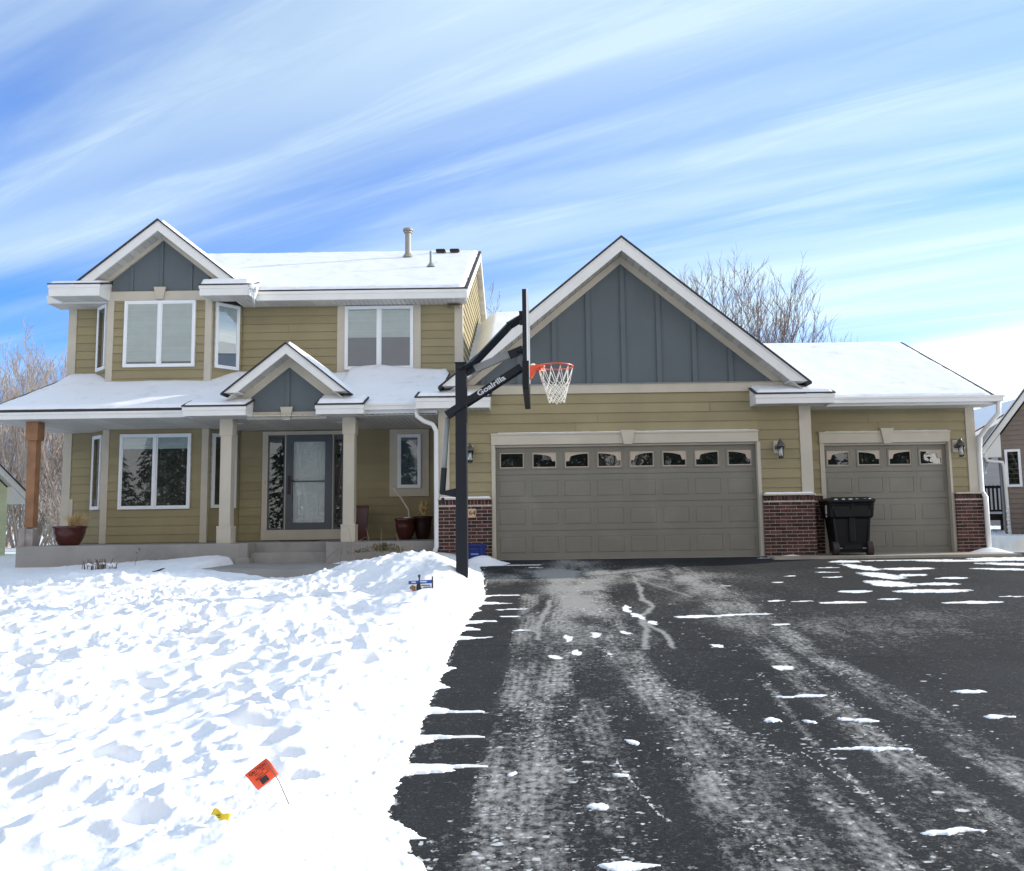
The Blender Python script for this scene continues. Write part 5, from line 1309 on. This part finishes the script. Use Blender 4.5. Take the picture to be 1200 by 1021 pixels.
# ================================================================ TREES
def bare_tree(loc, h, spread, label, seed, bark, twig, stems_=4, dens=1.0, lean=0.0, group=None, rmin=.004, top=1.0, upright=.65, rmul=1.0, name='bare_tree', depth=4, low=.12):
    r_ = random.Random(seed); e_ = empty(name, loc, 0, label, 'tree', group)
    T = MB(); C = MB()
    def grow(p, d, L_, rad, lev):
        n = 5 if lev < 2 else 3; pts = [p.copy()]; rs = [rad]; q = p.copy(); dd = d.copy()
        for i in range(n):
            dd = (dd + Vector((r_.gauss(0,.07), r_.gauss(0,.07), (.16 if lev else .03)*upright + r_.gauss(0,.03)))).normalized()
            q = q + dd*L_/n; pts.append(q.copy()); rs.append(max(rmin*.6, rad*(1-.80*(i+1)/n)))
        (T if lev < 1 else C).tube(pts, rs, 7 if lev == 0 else (4 if lev == 1 else 3), cap=False, tint=r_.random())
        if lev >= depth: return
        nb = int((7 if lev == 0 else 4 if lev < 3 else 2)*dens + r_.random())
        for b in range(nb):
            t_ = low + (.97-low)*(b+r_.random())/nb if lev == 0 else .12+.82*(b+r_.random())/nb
            i = min(n-1, int(t_*n)); f_ = t_*n-i; pp = pts[i].lerp(pts[i+1], f_); base_d = (pts[i+1]-pts[i]).normalized()
            side = Matrix.Rotation(r_.uniform(0,6.28),3,base_d) @ base_d.orthogonal().normalized()
            ang_ = r_.uniform(.45,.95)*(1.1-.35*upright)
            nd = (base_d*math.cos(ang_) + side*math.sin(ang_)); nd.z += .15*upright; nd.normalize()
            k_ = r_.uniform(.26,.46) if lev == 0 else r_.uniform(.40,.62)
            grow(pp, nd, L_*k_*(1.15-.55*t_)*top, max(rmin, rs[i]*r_.uniform(.40,.60)), lev+1)
    for s in range(stems_):
        a = 2.39996*s; tl = spread/h*math.sqrt((s+.5)/stems_) if stems_ > 1 else .05
        d = Vector((math.cos(a)*tl+lean, math.sin(a)*tl, 1)).normalized()
        grow(Vector((math.cos(a)*.12, math.sin(a)*.12, -.3)), d, h*r_.uniform(.84,.98)*(1.0-.12*tl), .014*h*rmul*r_.uniform(.6,1.0), 0)
    T.build('trunk', bark, e_, smooth=True); C.build('crown', twig, e_)
    return e_
def vase_tree(loc, H, Rr, n, label, seed, rtw):
    """many long limbs fanning up to a domed top, thin upright shoots along them"""
    r_ = random.Random(seed); e_ = empty('bare_tree', loc, 0, label, 'tree'); T = MB(); C = MB()
    for s in range(n):
        a = 2.39996*s + r_.uniform(-.3,.3); rho = Rr*math.sqrt((s+.5)/n); top = H*(1-.36*(rho/Rr)**2)*r_.uniform(.84,1.0)
        e = Vector((rho*math.cos(a), rho*math.sin(a), top)); c1 = Vector((e.x*.35, e.y*.35, top*.28)); c2 = Vector((e.x*.80, e.y*.80, top*.62))
        pts = []
        for i in range(11):
            t_ = i/10; pts.append((1-t_)**3*Vector((e.x*.04,e.y*.04,-.2)) + 3*(1-t_)**2*t_*c1 + 3*(1-t_)*t_**2*c2 + t_**3*e + Vector((r_.gauss(0,.05),r_.gauss(0,.05),0))*(i > 0))
        rad = .075*r_.uniform(.6,1)
        (T if s < 12 else C).tube(pts, [max(rtw*.6, rad*(1-.9*i/10)) for i in range(11)], 5, cap=False, tint=r_.random())
        for k in range(15):
            t_ = r_.uniform(.30,.97)*10; i = int(t_); p = pts[i].lerp(pts[min(10,i+1)], t_-i); d = (pts[min(10,i+1)]-pts[i]).normalized()
            L_ = H*r_.uniform(.06,.15)*(1.25-.06*t_)
            def twig(p, d, L_, rad, lev):
                sd = Matrix.Rotation(r_.uniform(0,6.28),3,d) @ d.orthogonal().normalized(); dd = (d*1.0+sd*r_.uniform(.25,.75)).normalized(); q = [p.copy()]
                for _ in range(3):
                    dd = (dd+Vector((r_.gauss(0,.08),r_.gauss(0,.08),.12))).normalized(); q.append(q[-1]+dd*L_/3)
                C.tube(q, [rad, rad*.85, rad*.7, rad*.45], 3, cap=False, tint=r_.random())
                if lev < 2:
                    for _ in range(3 if lev == 0 else 2): j = r_.randrange(1,3); twig(q[j].lerp(q[j+1], r_.random()), (q[j+1]-q[j]).normalized(), L_*r_.uniform(.45,.75), rad*.75, lev+1)
            twig(p, d, L_, rtw, 0)
    T.build('trunk', M['bark'], e_, smooth=True); C.build('crown', M['twig'], e_)
vase_tree((9.5,24,-1.2), 14.8, 5.2, 95, 'broad vase shaped bare tree rising behind the right garage roof', 5, .0135)
bare_tree((13.6,27,-1.2), 10.0, 3.6, 'smaller bare tree low behind the right end of the garage roof', 6, M['bark'], M['twig'], 12, 1.0, upright=.95, rmul=.45, rmin=.011, low=.25)
bare_tree((-2.2,42,-1.5), 16.5, 3.6, 'distant bare treetop between the upper storey and the garage gable', 9, M['bark'], M['twig'], 6, 1.0, upright=.6, rmul=.5, rmin=.013, low=.4)
LT = [(-20.0,17.5,8.8,2.6,'pale bare tree nearest the wooden porch post'),(-22.0,19.0,9.3,3.0,'tall pale bare tree at the far left edge'),(-17.6,17.5,7.8,2.6,'slim pale bare tree just left of the house corner'),
      (-25.5,23,10.0,3.2,'grey bare tree standing behind the left neighbour roof'),(-21.0,24,9.0,3.2,'farther bare tree between the two tall pale ones'),(-15.2,12.5,3.6,1.9,'low pale multi-stemmed bare shrub tree behind the end of the porch'),
      (-24,27,11,3.6,'faint bare tree farthest back on the left')]
for i, (x, y, h, sp, lb) in enumerate(LT):
    bare_tree((x,y,-.9), h*.98, sp*1.15, lb, 20+i, M['palebark'], M['paletwig'], 15 if i != 5 else 14, 1.0, group='bare trees left of the house', upright=.92, rmul=.55, rmin=.0085, low=.1)
# across the street, where the windows look
bare_tree((-14,-34,-1.4), 12, 5, 'spreading bare tree across the street on the porch side', 41, M['bark'], M['bark'], 3, 1.25, upright=.45, rmul=1.7)
bare_tree((-5.5,-33,-1.4), 11, 5, 'dark bare tree across the street facing the bay window', 42, M['bark'], M['bark'], 3, 1.2, upright=.45, rmul=1.7)
bare_tree((5,-36,-1.4), 12, 5, 'bare tree across the street facing the big garage door', 43, M['bark'], M['bark'], 3, 1.2, upright=.45, rmul=1.7)
def evergreen(loc, h, r, label, seed):
    e_ = empty('pine_tree', loc, 0, label, 'tree'); r_ = random.Random(seed)
    MB().tube([(0,0,-.2),(0,0,h*.95)], [.18,.03], 8).build('trunk', M['bark'], e_)
    m = MB()
    for i in range(2600):
        t_ = r_.random()**.8; z = h*(.06+.92*t_); rad = r*(1-t_)**.8*r_.uniform(.7,1.05); a = r_.uniform(0,6.28); q = rad*r_.uniform(.2,1)
        x, y = q*math.cos(a), q*math.sin(a); s = .34
        m.add([(x,y,z),(x+s*math.cos(a)+r_.uniform(-.25,.25),y+s*math.sin(a)+r_.uniform(-.25,.25),z+r_.uniform(-.45,.05)),(x+r_.uniform(-.25,.25),y+r_.uniform(-.25,.25),z+r_.uniform(-.35,.25))], [(0,1,2)], r_.random())
    m.build('crown', M['evergreen'], e_); return e_
for i in range(34):
    evergreen((-62+i*3.3+rng.uniform(-1,1),-42+rng.uniform(-3,3),-1.5), rng.uniform(8.5,12), 3.6, 'dark evergreen in the row across the street', 60+i)['group'] = 'evergreens in the row across the street'

# ================================================================ NEIGHBOURS
def gable_house(name, loc, rz, W, D, hw, pitch, label, wallmat, floor=-1.0, over=.35, wins=(), ov_front=.4):
    """gable end faces local -y"""
    e_ = empty(name, loc, rz, label, 'house'); r_ = random.Random(4)
    pk = hw + pitch*W/2
    MB().prism([(-W/2,floor),(W/2,floor),(W/2,hw),(0,pk),(-W/2,hw)], .02, D).build('wall', wallmat, e_)
    s = MB(); siding_local(s, W, floor, hw, pk, pitch); s.build('siding', wallmat, e_)
    m = MB()
    for sg in (-1,1):
        a, b = sg*(W/2+over), 0
        za = hw-pitch*over
        m.prism([(a,za+.05),(0,pk+.05),(0,pk+.25),(a,za+.25)], -ov_front, -ov_front+.04)
        m.box(a-.03,a+.03,-ov_front+.04,D,za+.03,za+.21)
        m.prism([(a,za-.02+.05),(a-sg*(over+.02),za+.03),(a-sg*(over+.02),za+.06+pitch*over)], -ov_front+.04, .0)
    m.build('fascia', M['white'], e_)
    m = MB()
    for sg in (-1,1):
        a = sg*(W/2+over); za = hw-pitch*over
        m.prism([(a,za+.06),(0,pk+.06),(0,pk+.09),(a,za+.09)], -ov_front+.04, 0)
    m.build('soffit', M['soffit'], e_)
    m = MB(); q = MB()
    for sg in (-1,1):
        a = sg*(W/2+over+.03); za = hw-pitch*(over+.03)
        m.prism([(a,za+.25),(0,pk+.25),(0,pk+.30),(a,za+.30)], -ov_front-.03, D+.3)
        q.prism([(a*.99,za+.30),(0,pk+.30),(0,pk+.38),(a*.99,za+.37)], -ov_front+.02, D+.2)
    ro = m.build('roof', M['shingle'], e_); q.build('snow', M['snow'], ro, bevel=.02)
    for (x, z, w, h) in wins:
        f = MB(); fw = .06
        f.box(x-w/2,x-w/2+fw,-.07,.01,z,z+h).box(x+w/2-fw,x+w/2,-.07,.01,z,z+h).box(x-w/2+fw,x+w/2-fw,-.07,.01,z,z+fw).box(x-w/2+fw,x+w/2-fw,-.07,.01,z+h-fw,z+h)
        fo = f.build('window', M['vinyl'], e_)
        MB().box(x-w/2+fw,x+w/2-fw,-.04,-.03,z+fw,z+h-fw).build('pane', M['glass'], fo)
        MB().box(x-w/2+fw,x+w/2-fw,-.02,-.012,z+fw,z+h-fw).build('interior', M['dark'], fo)
    return e_
def siding_local(s, W, floor, hw, pk, pitch):
    siding(s, 0, floor, pk, lambda z: -W/2 if z <= hw else -W/2+(z-hw)/pitch, lambda z: W/2 if z <= hw else W/2-(z-hw)/pitch, step=.125, seed=9, joints=False)
# right-hand neighbour: brown gable end, its left corner beside our garage
W_ = 4.2
nh = gable_house('neighbour_house', (13.8, 5.01, 0), R(-28), W_, 9, 2.72, 1.35, 'brown sided neighbour house with white window, beyond the right garage corner', M['nbsiding'], -1.0, .42, [(-W_/2+.27,1.42,.36,.96)])
m = MB(); L0 = -W_/2
m.tube([(L0-.36,-.34,2.25),(L0-.30,-.32,2.10),(L0+.03,-.10,2.06),(L0+.06,-.07,1.95),(L0+.10,-.07,-.1)], .04, 8); m.box(L0-.45,L0-.33,-.42,6,2.27,2.38)
m.build('downspout', M['white'], nh, smooth=False)
m = MB()
for i in range(10): m.blob((L0+.07+.01*(i%2),-.12,-.0+.10*i),.035,.03,.045,i)
m.build('snow', M['snow'], nh, smooth=True)
# grey house behind it
gable_house('neighbour_house', (24.6,26,-.5), R(0), 9.0, 9, 4.3, .55, 'grey house far behind, showing between the garage and the brown house', M['nbgrey'], -1.2, .3, [])
# deck with railing
dk = empty('deck', (14.8,11.2,-.3), 0, 'dark raised deck with snow capped picket railing behind the garage corner', 'deck')
MB().box(-1.3,1.2,0,3,.85,1.05).build('platform', M['deck'], dk)
m = MB(); m.box(-1.3,1.2,-.03,.03,1.86,1.94).box(-1.3,1.2,-.03,.03,1.12,1.18)
for i in range(20): m.box(-1.28+i*.13,-1.28+i*.13+.05,-.02,.02,1.18,1.86)
m.build('railing', M['deck'], dk)
m = MB()
for i in range(20): m.blob((-1.25+i*.13,0,1.955),.045,.04,.02,i)
m.build('snow', M['snow'], dk, smooth=True)
m = MB()
for x in (-1.25,0,1.15): m.box(x-.06,x+.06,.1,.22,-1.0,.85)
m.build('post', M['deck'], dk)
# left neighbour: pale green gable end turned towards the sun
lh = gable_house('neighbour_house', (-17.3,5.0,.2), R(50), 7.6, 9, 1.62, 1.05, 'pale green sided neighbour house with snowy eave at the left edge', M['nbgreen'], -1.2, .42, [])
# shrub by the brown house
def twig_shrub(loc, h, w, label, seed, n=260, mt=None):
    e_ = empty('shrub', loc, 0, label, 'shrub'); m = MB(); r_ = random.Random(seed)
    for i in range(n):
        a = r_.uniform(0,6.28); q = r_.uniform(.0,1)**.6; p = Vector((r_.gauss(0,.08),r_.gauss(0,.08),-.05)); d = Vector((math.cos(a)*q*w/h*.8, math.sin(a)*q*w/h*.8, 1)).normalized(); L_ = h*r_.uniform(.6,1.05); pts = [p]; 
        for k in range(5):
            d = (d+Vector((r_.gauss(0,.16),r_.gauss(0,.16),-.03))).normalized(); pts.append(pts[-1]+d*L_/5)
        t0 = r_.random(); m.tube(pts, [.008,.007,.006,.005,.004,.002], 3, cap=False, tint=t0)
        for k in range(2,5):
            for _ in range(3):
                dd = (d+Vector((r_.gauss(0,.7),r_.gauss(0,.7),.2))).normalized(); m.tube([pts[k], pts[k]+dd*h*r_.uniform(.06,.16)], [.004,.002], 3, cap=False, tint=r_.random())
    m.build('stems', mt or M['redtwig'], e_); return e_
twig_shrub((12.75,4.9,-.1), 1.35, .75, 'reddish bare twiggy shrub in front of the brown house', 3, 420)
twig_shrub((13.0,9.0,-.5), .9, .7, 'low dull shrub below the deck railing', 5, 220, M['dryd'])

# ================================================================ CAMERA, LIGHT, SKY
cam = bpy.data.cameras.new('camera'); co = bpy.data.objects.new('camera', cam); COL.objects.link(co); scene.camera = co
cam.sensor_width = 36; cam.lens = 30.0; cam.clip_end = 3000; cam.clip_start = .05
cam.shift_x = -30/1200
p_, r_a = R(5.8), R(0.8)
fw = Vector((0, math.cos(p_), math.sin(p_))); rt = Vector((1,0,0)); up = rt.cross(fw)
# picture content is turned anticlockwise by r_a
rt2 = rt*math.cos(r_a) - up*math.sin(r_a); up2 = up*math.cos(r_a) + rt*math.sin(r_a)
mm = Matrix((rt2, up2, -fw)).transposed().to_4x4(); mm.translation = Vector((0,-16,.69)); co.matrix_world = mm

SAZ, SEL = R(90-18), R(19.3)         # clockwise from +Y (north of the picture), elevation
sd_ = Vector((math.sin(SAZ)*math.cos(SEL), math.cos(SAZ)*math.cos(SEL), math.sin(SEL)))
su = bpy.data.lights.new('sun', 'SUN'); su.energy = 4.3; su.angle = R(.53); su.color = (1.0,.92,.80)
so = bpy.data.objects.new('sun', su); COL.objects.link(so); so.rotation_euler = sd_.to_track_quat('Z','Y').to_euler(); so.location = (20,10,20)

w = bpy.data.worlds.new('World'); scene.world = w; w.use_nodes = True; nt = w.node_tree; N = nt.nodes; L = nt.links
bg = N['Background']; bg.inputs['Strength'].default_value = SKYS
sk = N.new('ShaderNodeTexSky'); sk.sky_type = 'NISHITA'; sk.sun_disc = False; sk.sun_elevation = SEL; sk.sun_rotation = SAZ; sk.air_density = 1.0; sk.dust_density = .6; sk.ozone_density = 2.0
def vm(op, a, b=None, sc=None):
    n_ = N.new('ShaderNodeVectorMath'); n_.operation = op
    for i, q in enumerate((a, b)):
        if q is None: continue
        if isinstance(q, tuple): n_.inputs[i].default_value = q
        else: L.new(q, n_.inputs[i])
    if sc is not None:
        if isinstance(sc, float): n_.inputs['Scale'].default_value = sc
        else: L.new(sc, n_.inputs['Scale'])
    return n_
def ma(op, a, b=None, clamp=False):
    n_ = N.new('ShaderNodeMath'); n_.operation = op; n_.use_clamp = clamp
    for i, q in enumerate((a, b)):
        if q is None: continue
        if isinstance(q, float): n_.inputs[i].default_value = q
        else: L.new(q, n_.inputs[i])
    return n_.outputs[0]
tc = N.new('ShaderNodeTexCoord'); sp = N.new('ShaderNodeSeparateXYZ'); L.new(tc.outputs['Generated'], sp.inputs[0])
zc = ma('MAXIMUM', sp.outputs['Z'], .0); zz = ma('ADD', zc, .06); inv = ma('DIVIDE', 1.0, zz)
pv = vm('SCALE', tc.outputs['Generated'], sc=inv)                 # point on a flat cloud layer
mp = N.new('ShaderNodeMapping'); mp.vector_type = 'POINT'
th = math.atan2(.50,-.86)                                         # streak direction on the layer
mp.inputs['Rotation'].default_value = (0,0,-th); L.new(pv.outputs[0], mp.inputs['Vector'])
def streak(sx, sy, off, det, ro, dist=.4):
    m2 = N.new('ShaderNodeMapping'); m2.inputs['Scale'].default_value = (sx, sy, 0); m2.inputs['Location'].default_value = (off, off*.7, 0); L.new(mp.outputs[0], m2.inputs['Vector'])
    n_ = N.new('ShaderNodeTexNoise'); n_.inputs['Scale'].default_value = 1; n_.inputs['Detail'].default_value = det; n_.inputs['Roughness'].default_value = ro; n_.inputs['Distortion'].default_value = dist
    L.new(m2.outputs[0], n_.inputs['Vector']); return n_.outputs['Fac']
def mr(v, a, b, c, d, sm=True):
    n_ = N.new('ShaderNodeMapRange'); n_.interpolation_type = 'SMOOTHSTEP' if sm else 'LINEAR'
    for k_, q in (('From Min',a),('From Max',b),('To Min',c),('To Max',d)): n_.inputs[k_].default_value = q
    L.new(v, n_.inputs['Value']); return n_.outputs['Result']
A_ = mr(streak(.14, .80, 3.3, 3, .5), .45, .64, 0, 1)
B_ = mr(streak(.24, 2.0, 8.1, 6, .56, .5), .45, .68, 0, 1)
C_ = mr(streak(.8, 7.0, 1.4, 9, .68, .8), .48, .72, 0, 1)
cl = ma('ADD', ma('MULTIPLY', A_, .50), ma('MULTIPLY', B_, .34)); cl = ma('ADD', cl, ma('MULTIPLY', ma('MULTIPLY', C_, ma('ADD', cl, .25)), .22), True)
cl = ma('ADD', cl, mr(sp.outputs['Z'], .36, .62, 0, .42), True)
# thicker towards the sun side and low down
sunside = mr(vm('DOT_PRODUCT', tc.outputs['Generated'], (sd_.x, sd_.y, 0.0)).outputs['Value'], -.15, .85, 0, 1)
low_ = mr(sp.outputs['Z'], .02, .42, 1, 0)
ex_ = ma('MULTIPLY', sunside, ma('ADD', ma('MULTIPLY', low_, 1.0), .25))
cl = ma('ADD', cl, ma('MULTIPLY', ex_, .48), True)
cl = ma('MULTIPLY', cl, .92)
bank = ma('MULTIPLY', mr(sp.outputs['X'], .34, .42, 0, 1), mr(ma('ADD', sp.outputs['Z'], ma('MULTIPLY', sp.outputs['X'], -.06)), .172, .150, 0, 1))
cl = ma('MAXIMUM', cl, bank); ex_ = ma('MAXIMUM', ex_, bank)
bh_ = ma('MULTIPLY', mr(sp.outputs['Y'], .10, -.40, 0, 1), mr(sp.outputs['Z'], .75, .40, .35, 1))                        # added warm cloud behind the camera, unseen fill light for the shaded facade
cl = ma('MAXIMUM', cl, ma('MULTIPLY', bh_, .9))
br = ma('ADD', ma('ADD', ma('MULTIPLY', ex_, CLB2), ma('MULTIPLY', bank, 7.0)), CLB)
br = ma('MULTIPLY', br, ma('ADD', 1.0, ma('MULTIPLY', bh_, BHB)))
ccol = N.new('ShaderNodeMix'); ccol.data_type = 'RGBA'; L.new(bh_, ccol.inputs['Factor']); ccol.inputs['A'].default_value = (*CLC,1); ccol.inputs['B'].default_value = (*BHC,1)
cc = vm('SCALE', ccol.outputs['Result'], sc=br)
skt = vm('MULTIPLY', sk.outputs[0], SKT)
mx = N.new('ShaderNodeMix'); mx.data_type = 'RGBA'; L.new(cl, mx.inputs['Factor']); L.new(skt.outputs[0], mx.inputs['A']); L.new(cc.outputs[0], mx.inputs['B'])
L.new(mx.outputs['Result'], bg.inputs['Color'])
vs_ = scene.view_settings; scene.display_settings.display_device = 'sRGB'; vs_.view_transform = 'Standard'; vs_.look = 'None'; vs_.gamma = 1.0; vs_.exposure = EXPO; vs_.use_curve_mapping = False
scene.cycles.max_bounces = 8; scene.cycles.transparent_max_bounces = 12; scene.cycles.diffuse_bounces = 5
scene.cycles.use_denoising = True
